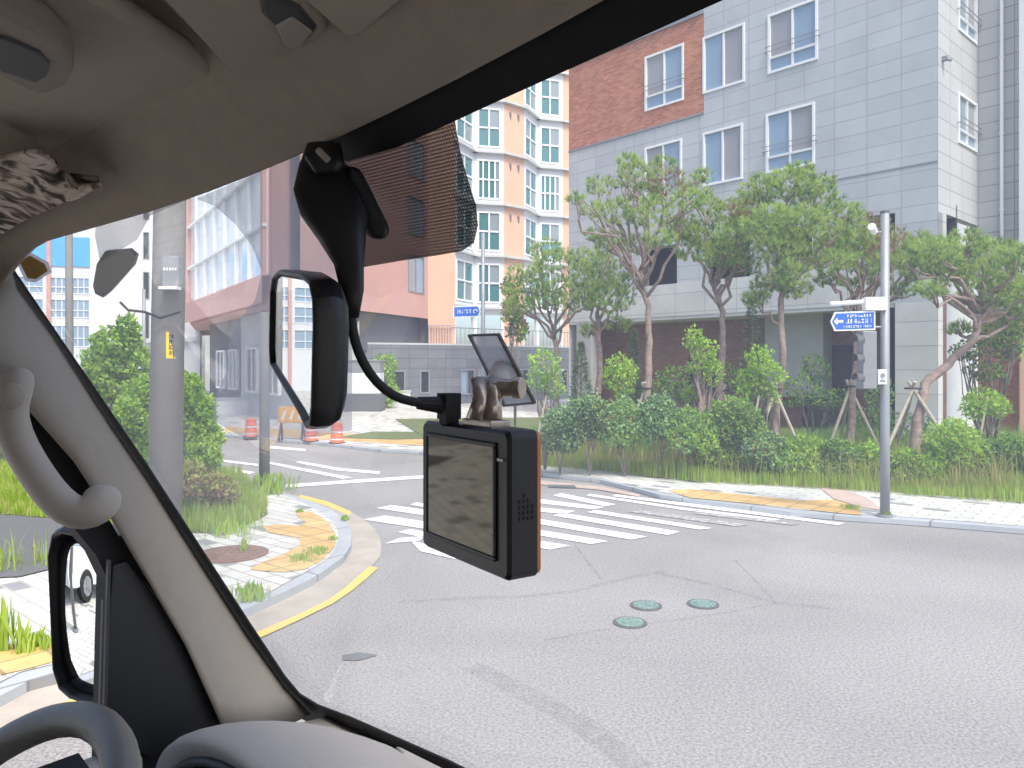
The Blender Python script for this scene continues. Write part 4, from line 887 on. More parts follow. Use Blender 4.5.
# left side
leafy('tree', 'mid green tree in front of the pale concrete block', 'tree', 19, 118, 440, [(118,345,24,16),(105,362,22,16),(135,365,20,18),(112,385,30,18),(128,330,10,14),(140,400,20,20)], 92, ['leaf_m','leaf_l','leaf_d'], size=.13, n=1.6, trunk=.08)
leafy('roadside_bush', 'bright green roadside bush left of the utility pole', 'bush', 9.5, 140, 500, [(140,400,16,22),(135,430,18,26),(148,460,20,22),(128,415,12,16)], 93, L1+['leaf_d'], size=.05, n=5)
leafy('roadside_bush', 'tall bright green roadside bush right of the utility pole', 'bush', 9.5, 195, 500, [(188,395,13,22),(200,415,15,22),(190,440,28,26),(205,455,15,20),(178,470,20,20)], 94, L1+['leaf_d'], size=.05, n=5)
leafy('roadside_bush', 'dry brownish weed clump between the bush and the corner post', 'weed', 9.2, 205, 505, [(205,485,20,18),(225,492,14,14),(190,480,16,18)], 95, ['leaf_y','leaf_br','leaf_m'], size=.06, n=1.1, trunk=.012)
for i, (x, y) in enumerate(((-60,430),(-160,425),(-280,430),(-420,430))):
    leafy('roadside_tree', ('broad green tree seen through the side window', 'round green tree left of the side window view', 'dense tree beside the side lane', 'far left tree beyond the side lane')[i], 'tree', 14, x, y, [(x,330,45,30),(x+30,370,40,30),(x-30,375,40,30)], 96+i, L2, size=.2, n=.35, trunk=.1)
# grass
def inside(p, poly):
    c = False; n = len(poly)
    for i in range(n):
        a, b = poly[i], poly[(i+1) % n]
        if (a.y > p[1]) != (b.y > p[1]) and p[0] < (b.x-a.x)*(p[1]-a.y)/(b.y-a.y)+a.x: c = not c
    return c
def grass(name, poly, z, n, h, seed, mats, lean=.5, patch=0.):
    rnd = random.Random(seed); mb = MB(); x0, x1 = min(p.x for p in poly), max(p.x for p in poly); y0, y1 = min(p.y for p in poly), max(p.y for p in poly); k = 0; tries = 0
    while k < n and tries < n*12:
        tries += 1
        x, y = rnd.uniform(x0,x1), rnd.uniform(y0,y1)
        if not inside((x,y), poly): continue
        if patch and math.sin(x*2.1+1)*math.sin(y*1.7+x) < patch-rnd.random()*.6: continue
        k += 1
        for _ in range(4):
            hh = h*rnd.uniform(.4,1.25)*(.8+.35*math.sin(x*1.9)*math.cos(y*2.3)); a = rnd.uniform(0,6.28); d = Vector((math.cos(a), math.sin(a), 0)); s_ = Vector((-d.y, d.x, 0))*(.002+.006*rnd.random())
            b = Vector((x+rnd.uniform(-.05,.05), y+rnd.uniform(-.05,.05), z)); m_ = b+Zv*hh*.6+d*hh*.12*lean; t = b+Zv*hh+d*hh*.5*lean*rnd.random()
            mi = 0 if rnd.random() < .78 else 1
            mb.face([b-s_, b+s_, m_+s_*.7, m_-s_*.7], mi); mb.face([m_-s_*.7, m_+s_*.7, t], mi)
    return tag(mb.build(name, [M[k] for k in mats]), kind='stuff')
tag(grass('grass', pxz([(432,444),(535,465),(600,471),(700,482),(820,488),(1024,503),(1150,512),(1150,480),(1024,472),(820,462),(700,455),(560,448)], .09), .09, 20000, .24, 201, ['grass_a','leaf_y']), 'tall green grass fringing the planting bed along the far pavement', 'grass')
tag(grass('grass', pxz([(432,443),(600,462),(820,470),(1024,480),(1150,485),(1150,462),(1024,450),(820,446),(560,440)], .09), .09, 20000, .48, 202, ['leaf_m','leaf_b']), 'dense ground cover under the pines and shrubs', 'ground cover')
tag(grass('grass', pxz([(540,466),(600,471),(700,481),(820,487),(1024,501),(1024,482),(820,468),(700,460),(560,452)], .09), .09, 1500, .62, 207, ['leaf_y','grass_b'], 1.3), 'tall pale seeding weeds standing in the planting bed grass', 'weeds')
tag(grass('grass', pxz([(266,513),(262,497),(240,478),(180,470),(100,470),(-150,470),(-250,497),(-100,505),(75,520),(120,530),(210,532),(250,523)], .09), .09, 14000, .22, 203, ['grass_a','grass_b']), 'bright uncut grass on the left corner verge', 'grass')
tag(grass('grass', pxz([(-10,575),(62,570),(80,556),(0,560),(-60,566)], .08), .08, 26, .28, 204, ['grass_a','grass_b'], 1.1), 'tuft of wild grass between the side lane and the pavers', 'grass')
for i, (x, y, n_, hh, lb) in enumerate(((250,598,40,.13,'small grass tuft by the windscreen pillar in the white pavers'),(318,553,45,.06,'low weeds at the lower end of the yellow tactile paving'),(303,560,35,.06,'low weeds inside the yellow tactile paving'),(333,540,25,.05,'low weeds at the inner kerb edge'),(345,520,30,.06,'low weeds at the kerb near the crossing'),(300,512,25,.05,'low weeds at the top of the yellow tactile paving'),(270,493,50,.3,'grass tuft at the foot of the corner post'),(228,532,50,.2,'grass spilling onto the white corner pavers'),(5,650,9,.36,'upright green weed in the pavers beyond the side window'),(24,652,6,.28,'second upright weed right of the tall one beyond the side window'),(35,648,40,.12,'dark low weed clump in the yellow pavers'),(886,516,20,.08,'low weeds round the foot of the signal pole'),(850,508,35,.05,'low weeds at the end of the far yellow paving'),(243,552,12,.16,'thin weed sprouting beside the rusty manhole'))):
    c = G(x, y, .08); r = .06+.10*(n_ > 30)+(.25 if n_ > 45 and hh > .15 else 0)
    rnd = random.Random(300+i); mb = MB()
    for _ in range(n_*3):
        a = rnd.uniform(0,6.28); b = c+Vector((math.cos(a), math.sin(a)*.8, 0))*r*rnd.random(); h2 = hh*rnd.uniform(.4,1.1); s_ = Vector((math.cos(a+1.5), math.sin(a+1.5), 0))*(.004+.03*hh)
        t = b+Zv*h2+Vector((rnd.uniform(-.4,.4), rnd.uniform(-.4,.4), 0))*h2*(.25 if hh > .3 else .8)
        m_ = b.lerp(t, .55)+Zv*h2*.1; mb.face([b-s_*.5, b+s_*.5, m_+s_, t, m_-s_], 0 if rnd.random() < .8 else 1)
    tag(mb.build('weed_clump', [M['grass_a'], M['leaf_m']]), lb, 'weed')

# ------------------------------------------------------------------ white car seen in the side mirror, post beside it
def car(loc, rot):
    e = empty('parked_car', loc, 'white parked car reflected in the driver side mirror', 'car')
    R_ = Matrix.Rotation(rot, 4, 'Z'); T_ = Matrix.Translation(Vector(loc))@R_
    def tr(mb): mb.v = [tuple(T_@Vector(p)) for p in mb.v]; return mb
    prof = [(-2.25,.35),(-2.3,.7),(-2.25,1.0),(-2.1,1.12),(-1.75,1.6),(-1.4,1.68),(0.2,1.66),(.55,1.58),(1.2,1.08),(1.9,1.0),(2.25,.85),(2.32,.55),(2.25,.32)]
    rings = []
    for y, k in ((-.90,.94),(-.86,1),(0,1.01),(.86,1),(.90,.94)):
        rings.append([Vector((x*(k if abs(y) > .88 else 1), y*(1-.16*max(0,(z-1.0))/.68), .5+(z-.5)*(k if z < 1 else 1))) for x, z in prof])
    mb = MB(); mb.loft(rings); tr(mb).build('body', M['car_white'], e, bevel=.03)
    for s_ in (-1, 1):
        for q in ([(-1.95,1.1),(-1.65,1.55),(-1.0,1.6),(-1.0,1.1)], [(-.92,1.1),(-.92,1.6),(-.1,1.6),(-.1,1.1)], [(-.02,1.1),(-.02,1.59),(.45,1.54),(1.0,1.12)]):
            mb = MB(); f = lambda x, z: Vector((x, s_*(.905-.86*.16*(z-1)/.68*1.02), z)); mb.prism([f(x,z) for x, z in q], (0, s_*.006, 0)); tr(mb).build('side_window', M['glass_dark'], e)
        for x in (-1.4, 1.4):
            mb = MB(); mb.tube([Vector((x, s_*.70, .34)), Vector((x, s_*.93, .34))], .34, 24); t_ = tr(mb).build('tyre', M['rubber'], e, bevel=.03)
            mb = MB(); mb.tube([Vector((x, s_*.90, .34)), Vector((x, s_*.94, .34))], .21, 10)
            for a in range(5): mb.box(Vector((x+math.cos(a*1.257)*.11, s_*.945, .34+math.sin(a*1.257)*.11)), Vector((math.cos(a*1.257), 0, math.sin(a*1.257)))*.1, Vector((0,.01,0)), Vector((-math.sin(a*1.257), 0, math.cos(a*1.257)))*.025)
            tr(mb).build('rim', M['signal'], e)
        mb = MB(); mb.box(Vector((-2.17, s_*.74, 1.0)), (.1,0,0), (0,.16,0), (0,0,.10)); tr(mb).build('tail_lamp', M['red_lamp'], e, bevel=.03)
        mb = MB(); mb.box(Vector((2.18, s_*.68, .78)), (.12,0,0), (0,.16,0), (0,0,.08)); tr(mb).build('headlight', M['glass_white'], e, bevel=.03)
    mb = MB(); mb.prism([Vector((-2.14,-.62,1.16)), Vector((-2.14,.62,1.16)), Vector((-1.82,.58,1.56)), Vector((-1.82,-.58,1.56))], (-.02,0,.01)); tr(mb).build('rear_window', M['glass_dark'], e)
    mb = MB(); mb.box(Vector((-2.27,0,.5)), (.08,0,0), (0,.86,0), (0,0,.16)); tr(mb).build('bumper', M['rubber'], e, bevel=.04)
car((-8.1, -.75, .08), math.radians(58))
sheet('grass_strip', [(-14,-6),(-7.6,.9),(-9,2.2),(-15,-4)], .083, M['turf'])
q = Vector((-4.9,.75,.08)); e = empty('steel_post', q, 'grey steel post on the pavement reflected in the side mirror', 'post')
mb = MB(); mb.tube([q, q+Zv*3], .05, 12); mb.build('pole', M['concrete_pole'], e, smooth=True)
mb = MB(); mb.tube([q, q+Zv*.03], .1, 12); mb.build('base_plate', M['steel'], e)

# ------------------------------------------------------------------ the van
VAN = empty('van', V(0, 0, -H), 'van cab interior with beige headliner, grey dashboard and black-edged windscreen', 'van')
def vb(mb, name, m, parent=None, **k): return mb.build(name, m, parent or VAN, **k)
# windscreen glass
UL0, UL1, UR = -1.16, -1.28, .62
def gl(u, w_, off=0): return V(u, .33+(.16-w_)*GK-off, w_)
mb = MB(); nseg = 1
mb.face([gl(-1.5,-.66), gl(UR,-.66), gl(UR,.30), gl(-1.5,.30)]); WS = vb(mb, 'windscreen', M['wind'])
# black ceramic border along the pillar and along the top and bottom
def strip(pa, pb, off, thick, name, m, parent=WS):
    mb = MB(); rings = []
    gn = Vector((0, -1, -GK)).normalized()*thick
    for a, b in zip(pa, pb):
        A_, B_ = HG(*a, off), HG(*b, off); rings.append([VW(A_), VW(B_), VW(B_+gn), VW(A_+gn)])
    mb.loft(rings); return vb(mb, name, m, parent)
ga = [(60,205),(12,240),(9,258),(16,272),(50,322),(100,395),(150,468),(200,545),(250,622),(285,675),(300,693),(318,704),(350,716),(400,738),(450,760),(520,795),(700,900)]
gb = [(40,180),(-60,210),(-30,262),(5,285),(40,330),(88,402),(138,476),(188,553),(238,631),(270,690),(290,712),(312,722),(345,737),(393,757),(440,778),(505,815),(660,920)]
strip(ga, gb, .004, .003, 'border_band', M['seal'])
strip([(327,154),(350,160),(400,146),(500,100),(600,55),(700,10),(800,-35),(1000,-125)], [(290,120),(305,120),(370,95),(450,50),(540,0),(600,-40),(700,-100),(860,-200)], .004, .003, 'top_band', M['seal'])
# dotted shade area
pol = [(343,150),(400,143),(452,104),(460,150),(468,180),(476,205),(478,225),(474,243),(462,251),(440,255),(400,261),(358,268),(350,220)]
mb = MB(); P3 = [HG(x, y, .006) for x, y in pol]; mb.face([VW(p) for p in P3], 0, [(p.x, p.z*1.19) for p in P3]); vb(mb, 'dotted_band', M['dotfilm'], WS)
# milky reflections in the glass, painted as translucent grey film
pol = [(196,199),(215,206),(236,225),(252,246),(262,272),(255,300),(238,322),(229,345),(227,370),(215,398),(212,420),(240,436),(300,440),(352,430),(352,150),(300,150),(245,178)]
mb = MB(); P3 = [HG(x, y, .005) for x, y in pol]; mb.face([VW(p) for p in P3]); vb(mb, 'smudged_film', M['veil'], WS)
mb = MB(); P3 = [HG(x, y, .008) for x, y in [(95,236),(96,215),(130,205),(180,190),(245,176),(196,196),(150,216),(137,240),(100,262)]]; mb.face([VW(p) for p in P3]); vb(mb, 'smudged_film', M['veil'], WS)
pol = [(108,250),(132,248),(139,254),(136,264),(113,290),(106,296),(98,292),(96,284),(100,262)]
def filmslab(pol, off, th, name, m, parent=WS, bevel=0):
    mb = MB(); P3 = [HG(x, y, off) for x, y in pol]; mb.prism([VW(p) for p in P3], RV*0+(FV*-1+Zv*-GK).normalized()*th); return vb(mb, name, m, parent, bevel=bevel)
filmslab(pol, .004, .004, 'tinted_patch', M['tint'])  # dark reflection in the glass, painted as a semi-transparent slab
filmslab([(17,262),(30,252),(48,262),(52,272),(36,282),(26,281)], .004, .0008, 'sticker_border', M['sticker_white'])  # gold patch with a pale border lying on the glass
filmslab([(20,262),(30,255.5),(45,264),(48,271),(36,279),(28,278)], .0055, .0006, 'sticker', M['sticker'])
# A-pillar trim
def pillar():
    RR = [(4,255),(18,288),(52,336),(98,406),(148,480),(197,557),(247,634),(285,688),(311,714)]
    LL = [(-60,330),(-20,365),(28,410),(74,462),(118,530),(150,585),(185,645),(210,700),(224,732)]
    rings = []
    for a, b in zip(RR, LL):
        A_ = HG(*a, .012); B_ = HU(*b, -1.10); rings_ = []
        mid = (A_+B_)/2; n_ = (-mid).normalized(); n_.z = 0
        for t in [k/10 for k in range(11)]:
            bul = .030*math.sin(math.pi*t)**.8
            rings_.append(VW(A_.lerp(B_, t)+n_*bul))
        Bo = B_+Vector((-.03,.02,0)); Ao = A_+Vector((-.02,-.01,0))
        rings_ += [VW(Bo), VW(Ao)]
        rings.append(rings_)
    mb = MB(); mb.loft(rings); return vb(mb, 'pillar_trim', M['pillar'], smooth=True)
PT = pillar()
mb = MB(); g = [(0,335),(30,378),(60,420),(100,475)]
# grab handle
hp = [(21,368),(19,375),(10,395),(8,418),(20,448),(40,480),(58,503),(76,514),(91,512),(101,503),(105,494),(107,487)]
hd = [.93,.925,.925,.93,.95,.945,.945,.95,.955,.965,.975,.98]
rd = [9,16.5,19,17,16.5,16.5,17,18,19.5,20,17.5,10]
mb = MB(); pts = [U(x, y, D) for (x, y), D in zip(hp, hd)]
mb.tube(pts, [r*D/FP for r, D in zip(rd, hd)], 14); HD = vb(mb, 'grab_handle', M['handle'], smooth=True, sub=1)
for (x, y, D) in ((13,396,.903),):
    c = U(x, y, D); dv = (-(c-Vector((0,0,H)))).normalized(); a = dv.cross(Zv).normalized(); b = a.cross(dv)
    mb = MB(); r = .0135
    ring = lambda k, h_: [c+a*math.cos(t*.2618)*k+b*math.sin(t*.2618)*k*1.15+dv*h_ for t in range(24)]
    mb.loft([ring(r,-.006), ring(r,-.0006), ring(r*.9,.0008)]); vb(mb, 'screw_cap', M['handle'], HD, smooth=True)
# door: frame round the side window, sail panel, lower panel
UD = -1.13
win = [HU(235,742,UD), HU(112,560,UD), HU(92,505,UD), HU(60,455,UD), HU(28,412,UD), HU(-10,372,UD), Vector((UD,.22,.06)), Vector((UD,-.2,.12)), Vector((UD,-.75,.12)), Vector((UD,-.85,-.54)), Vector((UD,.2,-.54))]
win[:6] = [HU(103,775,UD), HU(108,580,UD), HU(96,555,UD), HU(72,526,UD), HU(38,482,UD), HU(4,436,UD)]
outr = [HU(240,790,UD), HU(196,655,UD), HU(150,585,UD), HU(118,535,UD), HU(80,468,UD), HU(30,400,UD), Vector((UD,.25,.17)), Vector((UD,-.2,.20)), Vector((UD,-.95,.2)), Vector((UD,-.98,-.68)), Vector((UD,.25,-.70))]
mb = MB(); n = len(win); th = Vector((-.04,0,0))
for i in range(n):
    j = (i+1) % n; a, b, c, e_ = win[i], win[j], outr[j], outr[i]
    mb.face([VW(a),VW(b),VW(c),VW(e_)]); mb.face([VW(a+th),VW(e_+th),VW(c+th),VW(b+th)]); mb.face([VW(a),VW(a+th),VW(b+th),VW(b)])
vb(mb, 'door_frame', M['seal'])
mb = MB(); sp = [HU(112,566,UD+.012), HU(128,560,UD+.012), HU(160,600,UD+.012), HU(218,712,UD+.012), HU(225,724,UD+.012), HU(150,760,UD+.012), HU(104,720,UD+.012), HU(106,640,UD+.012)]
mb.prism([VW(p) for p in sp], RV*-.01); vb(mb, 'sail_panel', M['black'], bevel=.004)
mb = MB(); mb.prism([VW(HU(x, y, UD+.014)) for x, y in ((108,560),(111,560),(107,720),(104,720))], RV*-.006); mb.prism([VW(HU(x, y, UD+.014)) for x, y in ((103,600),(104.5,600),(101,720),(99.5,720))], RV*-.006); vb(mb, 'window_channel', M['dash_dark'])
mb = MB(); mb.prism([V(UD+.02,.5,-.56), V(UD+.02,-1,-.56), V(UD+.02,-1,-1.3), V(UD+.02,.5,-1.3)], RV*-.06); vb(mb, 'door_panel', M['dash'], bevel=.01)
mb = MB(); mb.prism([V(UD+.05,.42,-.548), V(UD+.05,-.9,-.548), V(UD-.005,-.9,-.535), V(UD-.005,.42,-.535)], (0,0,-.02)); vb(mb, 'belt_seal', M['seal'])
# headliner and roof
def wedge(u): return .150+.030*(max(0, u+.75)/.547)**2
def vedge(u): return .4332-GK*wedge(u)-.004
def hpt(u, t): return V(u, vedge(u)-t, wedge(u)+.135*(1-math.exp(-t/.11))+.02*t-.05*max(0, (-u-.95)/.2)**2)
mb = MB(); us = [-1.2+k*.06 for k in range(32)]; ts_ = [.0017*k*k for k in range(30)]
rings = [[hpt(u, t_) for u in us] for t_ in ts_]; mb.loft(rings, closed=False)
HL = vb(mb, 'headliner', M['headliner'], smooth=True); sm = HL.modifiers.new('s','SOLIDIFY'); sm.thickness = .012; sm.offset = -1 if False else 1
mb = MB(); mb.prism([V(-1.25,.40,.34), V(.7,.40,.34), V(.7,-1.4,.36), V(-1.25,-1.4,.36)], (0,0,.03)); vb(mb, 'roof', M['car_white'])
mb = MB(); mb.prism([gl(-1.3,.31,-.004), gl(.7,.31,-.004), V(.7,.40,.34), V(-1.3,.40,.34)], FV*.02); vb(mb, 'header_panel', M['car_white'])
mb = MB(); mb.prism([V(-1.2,-1.2,.3), V(.7,-1.2,.3), V(.7,-1.2,-1.3), V(-1.2,-1.2,-1.3)], FV*-.05); vb(mb, 'rear_panel', M['pillar'])
mb = MB(); mb.prism([V(-1.2,.9,-1.3), V(.7,.9,-1.3), V(.7,-1.2,-1.3), V(-1.2,-1.2,-1.3)], (0,0,-.05)); vb(mb, 'floor', M['dash_dark'])
# passenger side: pillar, door with window opening
for nm, poly, m in (('passenger_door_panel', [(.7,-.5),(-1.2,-.5),(-1.2,-1.3),(.9,-1.3)], 'dash'), ('passenger_door_frame', [(.35,.12),(-1.2,.12),(-1.2,.3),(.3,.3)], 'pillar'), ('passenger_pillar', [(.86,-.62),(.70,-.5),(.30,.15),(.36,.18)], 'pillar'), ('passenger_rear_pillar', [(-.75,-.5),(-1.2,-.5),(-1.2,.12),(-.75,.12)], 'pillar')):
    mb = MB(); mb.prism([V(.55, v, w_) for v, w_ in poly], RV*.04); vb(mb, nm, M[m])
mb = MB(); mb.prism([VW(Vector((UD+.0,-.75,.14))), V(UD,-1.2,.14), V(UD,-1.2,-.6), V(UD,-.85,-.6)], RV*-.05); vb(mb, 'rear_pillar', M['pillar'])
# overhead details on the headliner: shapes are drawn in (px,py) and laid on a surface at height w
def oh(pol, w_, th, name, m, bevel=.012, parent=None, seg=4):
    mb = MB(); mb.prism([VW(HW(x, y, w_))for x, y in pol], (0,0,th)); return vb(mb, name, m, parent, bevel=bevel, seg=seg)
VS = oh([(-90,75),(0,124),(60,158),(98,181),(125,187),(160,186),(230,166),(300,138),(330,118),(330,100),(270,94),(236,88),(200,66),(80,-10),(-60,-90)], .200, .016, 'sun_visor', M['headliner'], .007)
MC = oh([(110,-60),(150,-8),(180,22),(222,66),(245,82),(262,86),(280,82),(300,62),(328,34),(322,18),(262,-60)], .196, .03, 'overhead_console', M['headliner'], .010)
oh([(270,-6),(300,8),(318,30),(302,50),(286,38),(262,16),(255,-20)], .194, .012, 'lamp_recess', M['dash_dark'], .003, MC)
oh([(274,28),(292,18),(314,34),(300,52),(284,48)], .1925, .008, 'lamp_clip', M['handle'], .003, MC)
oh([(270,-40),(300,0),(345,40),(362,38),(430,-20),(500,-80)], .192, .02, 'passenger_sun_visor', M['headliner'], .008)
HDm = oh([(-40,-10),(5,14),(48,38),(70,58),(74,74),(66,88),(48,96),(30,93),(0,78),(-50,50)], .178, .02, 'visor_bracket', M['pillar'], .007)
oh([(-30,30),(8,40),(40,54),(50,66),(46,78),(36,84),(0,72),(-30,56)], .176, .006, 'bracket_recess', M['dash_dark'], .002, HDm)
# mirror and its stem
MN, MF_ = U(317, 357, .43), U(272, 321, .63)
ax = (MF_-MN).normalized(); fn = Vector((-ax.y, ax.x, 0)); fn = fn if fn.x < 0 else -fn; fn.normalize(); upv = fn.cross(ax).normalized(); upv = upv if upv.z > 0 else -upv
fn = (fn+Vector((0,0,-.05))).normalized()
Lm = (MF_-MN).length
out = [(0.0,-.030),(0.0,.020),(.004,.034),(.018,.043),(.05,.046),(Lm-.05,.044),(Lm-.012,.038),(Lm,.026),(Lm,-.024),(Lm-.008,-.036),(.05,-.044),(.022,-.047),(.006,-.042)]
def mo(k, off): cx_ = Lm/2; return [MN+ax*(cx_+(a-cx_)*k)+upv*b*(1-(1-k)*2.2)-fn*off for a, b in out]
mb = MB(); mb.loft([mo(.95,.0015), mo(.958,-.0016), mo(.97,-.0026), mo(.99,-.002), mo(1.,.002), mo(1.,.010), mo(.97,.016), mo(.90,.020)]); MR = vb(mb, 'rear_view_mirror', M['black'], smooth=False, bevel=.0015)
mb = MB(); mb.prism([p for p in mo(.948,.0008)], fn*.0006); vb(mb, 'mirror_glass', M['mirror'], MR)
# stem: flattened organic cover hanging from the top of the glass
st = [((324,144),17,.515),((322,165),23,.51),((326,190),33,.50),((334,215),34,.49),((342,240),24,.485),((349,265),15,.48),((352,290),12,.475),((350,318),9,.475)]
mb = MB(); rings = []
for (x, y), hwid, D in st:
    c = U(x, y, D); r = hwid*D/FP; rings.append([c+Vector((math.cos(a)*r, math.sin(a)*r*.55, 0)) for a in [k*math.pi/8 for k in range(16)]])
mb.loft(rings); vb(mb, 'mirror_stem', M['black'], smooth=True)
mb = MB(); mb.loft([[U(x, y, D) for x, y in ((345,165),(360,168),(390,228),(388,240),(372,240),(350,215))] for D in (.50,.535)]); vb(mb, 'sensor_cover', M['black'], bevel=.005)
mb = MB(); mb.prism([U(x, y, .49) for x, y in ((300,152),(318,146),(345,158),(338,172),(315,176))], (0,.03,0)); SC = vb(mb, 'mirror_mount', M['black'], bevel=.004)
mb = MB(); mb.tube([U(318,150,.485), U(328,160,.483)], .0022, 8); vb(mb, 'clip', M['handle'], SC)
# dashboard
def dsurf():
    mb = MB(); rings = []
    prof = [(.86,-.63),(.80,-.622),(.72,-.61),(.62,-.600),(.56,-.598),(.50,-.605),(.46,-.63),(.45,-.70),(.47,-.9),(.55,-1.2)]
    for k in range(25):
        u = -1.14+k*.07
        rings.append([V(u, v+.01*math.cos(u), w_+.010*math.cos(u*2)) for v, w_ in prof])
    mb.loft(rings, closed=False); return vb(mb, 'dashboard', M['dash'], smooth=True)
DS = dsurf()
ds2 = DS.modifiers.new('s','SOLIDIFY'); ds2.thickness = .01
mb = MB(); 
def hoodring(v, k):  # instrument hood cross-section
    return [V(-.865+.225*k*math.cos(a), v, -.635+.165*k*max(0,math.sin(a))**.75) for a in [math.pi*t/16 for t in range(17)]]
mb.loft([hoodring(.505,.80), hoodring(.488,.95), hoodring(.50,1.), hoodring(.55,.98), hoodring(.61,.88), hoodring(.68,.70), hoodring(.75,.42)], closed=False)
HO = vb(mb, 'instrument_hood', M['dash'], smooth=True, sub=1)
mb = MB(); mb.prism([V(-.855+.20*math.cos(a), .525, -.63+.125*max(0,math.sin(a))) for a in [math.pi*t/16 for t in range(17)]], FV*.02); vb(mb, 'instrument_glass', M['black'])
mb = MB(); mb.tube([V(-.855+.205*math.cos(a), .500, -.63+.128*math.sin(a)) for a in [math.pi*t/16 for t in range(17)]], .006, 8); vb(mb, 'instrument_bezel', M['dash_dark'], smooth=True)
mb = MB(); mb.prism([VW(HW(x, y, -.585)) for x, y in ((395,743),(402,752),(385,768),(350,800),(500,860),(560,850),(470,780))], (0,0,-.04)); vb(mb, 'dash_step', M['dash'], bevel=.006)
# steering wheel
WC = Vector((-.862,.205,-.515)); tilt = .75; rw = .187
def wp(a, r, h_=0):
    q = Vector((math.cos(a)*r, math.sin(a)*r*math.cos(tilt), math.sin(a)*r*math.sin(tilt)))+Vector((0,-math.sin(tilt),math.cos(tilt)))*h_; return VW(WC+q)
SWh = empty('steering_wheel_hub', VW(WC)); SWh.name = 'steering_wheel'; SWh.parent = VAN; SWh.matrix_parent_inverse = VAN.matrix_world.inverted()
mb = MB(); mb.tube([wp(k*math.pi/32, rw) for k in range(64)], .0185, 16, close=True); vb(mb, 'rim', M['wheel'], SWh, smooth=True)
mb = MB(); mb.loft([[wp(k*math.pi/8, r, h_) for k in range(16)] for r, h_ in ((.075,-.05),(.08,-.02),(.06,-.01),(.02,-.005))]); vb(mb, 'airbag_cover', M['dash_dark'], SWh, smooth=True)
for a in (math.pi*.0, math.pi, -math.pi/2):
    mb = MB(); mb.tube([wp(a, .06, -.03), wp(a, .12, -.015), wp(a, rw, 0)], [.018,.012,.012], 8); vb(mb, 'spoke', M['dash_dark'], SWh, smooth=True)
# side mirror
mc = Vector((-1.268,.485,-.392)); mn = Vector((.26,-.965,.0)).normalized(); mx_ = Vector((mn.y, -mn.x, 0))*-1; mx_.normalize()
if mx_.x > 0: mx_ = -mx_
mo_ = [(-.078,.10),(-.066,.128),(.05,.134),(.072,.125),(.082,.09),(.070,-.09),(.055,-.118),(.03,-.128),(-.066,-.132),(-.078,-.12)]
def smr(k, off): return [VW(mc+mx_*a*k+Vector((0,0,b*k))-mn*off) for a, b in mo_]
mb = MB(); mb.loft([smr(.93,.012), smr(.95,-.012), smr(.99,-.014), smr(1.04,-.004), smr(1.06,.02), smr(1.0,.06), smr(.8,.085)]); SM_ = vb(mb, 'side_mirror', M['black'], bevel=.004)
mb = MB(); poly = [Vector((a*.935, b*.935, 0)) for a, b in mo_]; cen = Vector((0,0,0))
def mgp(a, b): return VW(mc+mx_*a+Vector((0,0,b))+mn*(.004-(a*a+b*b)/(2*.95)))
rings = [[mgp(p.x*f, p.y*f) for p in [poly[i].lerp(poly[(i+1) % 10], j/4) for i in range(10) for j in range(4)]] for f in (1,.85,.7,.55,.4,.25,.1)]
mb.loft(rings); vb(mb, 'mirror_glass', M['mirror'], SM_, smooth=True)
mb = MB(); mb.tube([V(-1.15,.60,-.48), V(-1.25,.55,-.46)], .02, 8); vb(mb, 'mirror_arm', M['black'], SM_)
# patterned cloth tucked above the visor edge
m, t, p, N, Lk = newmat('camouflage_cloth')
tc = N('ShaderNodeTexCoord'); no = N('ShaderNodeTexNoise'); no.inputs['Scale'].default_value = 28; no.inputs['Detail'].default_value = 5; no.inputs['Distortion'].default_value = 1.5; Lk(tc.outputs['Object'], no.inputs['Vector'])
r = N('ShaderNodeValToRGB'); r.color_ramp.elements[0].position = .40; r.color_ramp.elements[0].color = (.025,.02,.018,1); r.color_ramp.elements[1].position = .47; r.color_ramp.elements[1].color = (.20,.14,.10,1)
e_ = r.color_ramp.elements.new(.52); e_.color = (.52,.42,.35,1); e_ = r.color_ramp.elements.new(.60); e_.color = (.70,.62,.54,1); e_ = r.color_ramp.elements.new(.66); e_.color = (.25,.18,.13,1)
Lk(no.outputs['Fac'], r.inputs[0]); Lk(r.outputs[0], p.inputs['Base Color']); p.inputs['Roughness'].default_value = .8
cam_m = m
mb = MB(); top_ = [(-80,150),(-40,155),(-5,162),(20,155),(42,151),(58,163),(66,172),(80,176),(99,180)]; bot_ = [(-80,270),(-40,255),(0,233),(22,222),(46,209),(60,203),(76,195),(88,188),(99,183)]
rnd = random.Random(5); rings = []
for a, b in zip(top_, bot_):
    ring = []
    for k in range(9):
        t_ = k/8; q = HW(a[0]*(1-t_)+b[0]*t_, a[1]*(1-t_)+b[1]*t_, .171-.021*t_); ring.append(VW(q+Vector((0,0,rnd.uniform(-.004,.004)))))
    rings.append(ring)
mb.loft(rings, closed=False); cl = mb.build('patterned_cloth', cam_m, None, smooth=True, sub=2); sm = cl.modifiers.new('t','SOLIDIFY'); sm.thickness = .004
tag(cl, 'crumpled brown and cream patterned cloth tucked above the driver side visor', 'cloth')

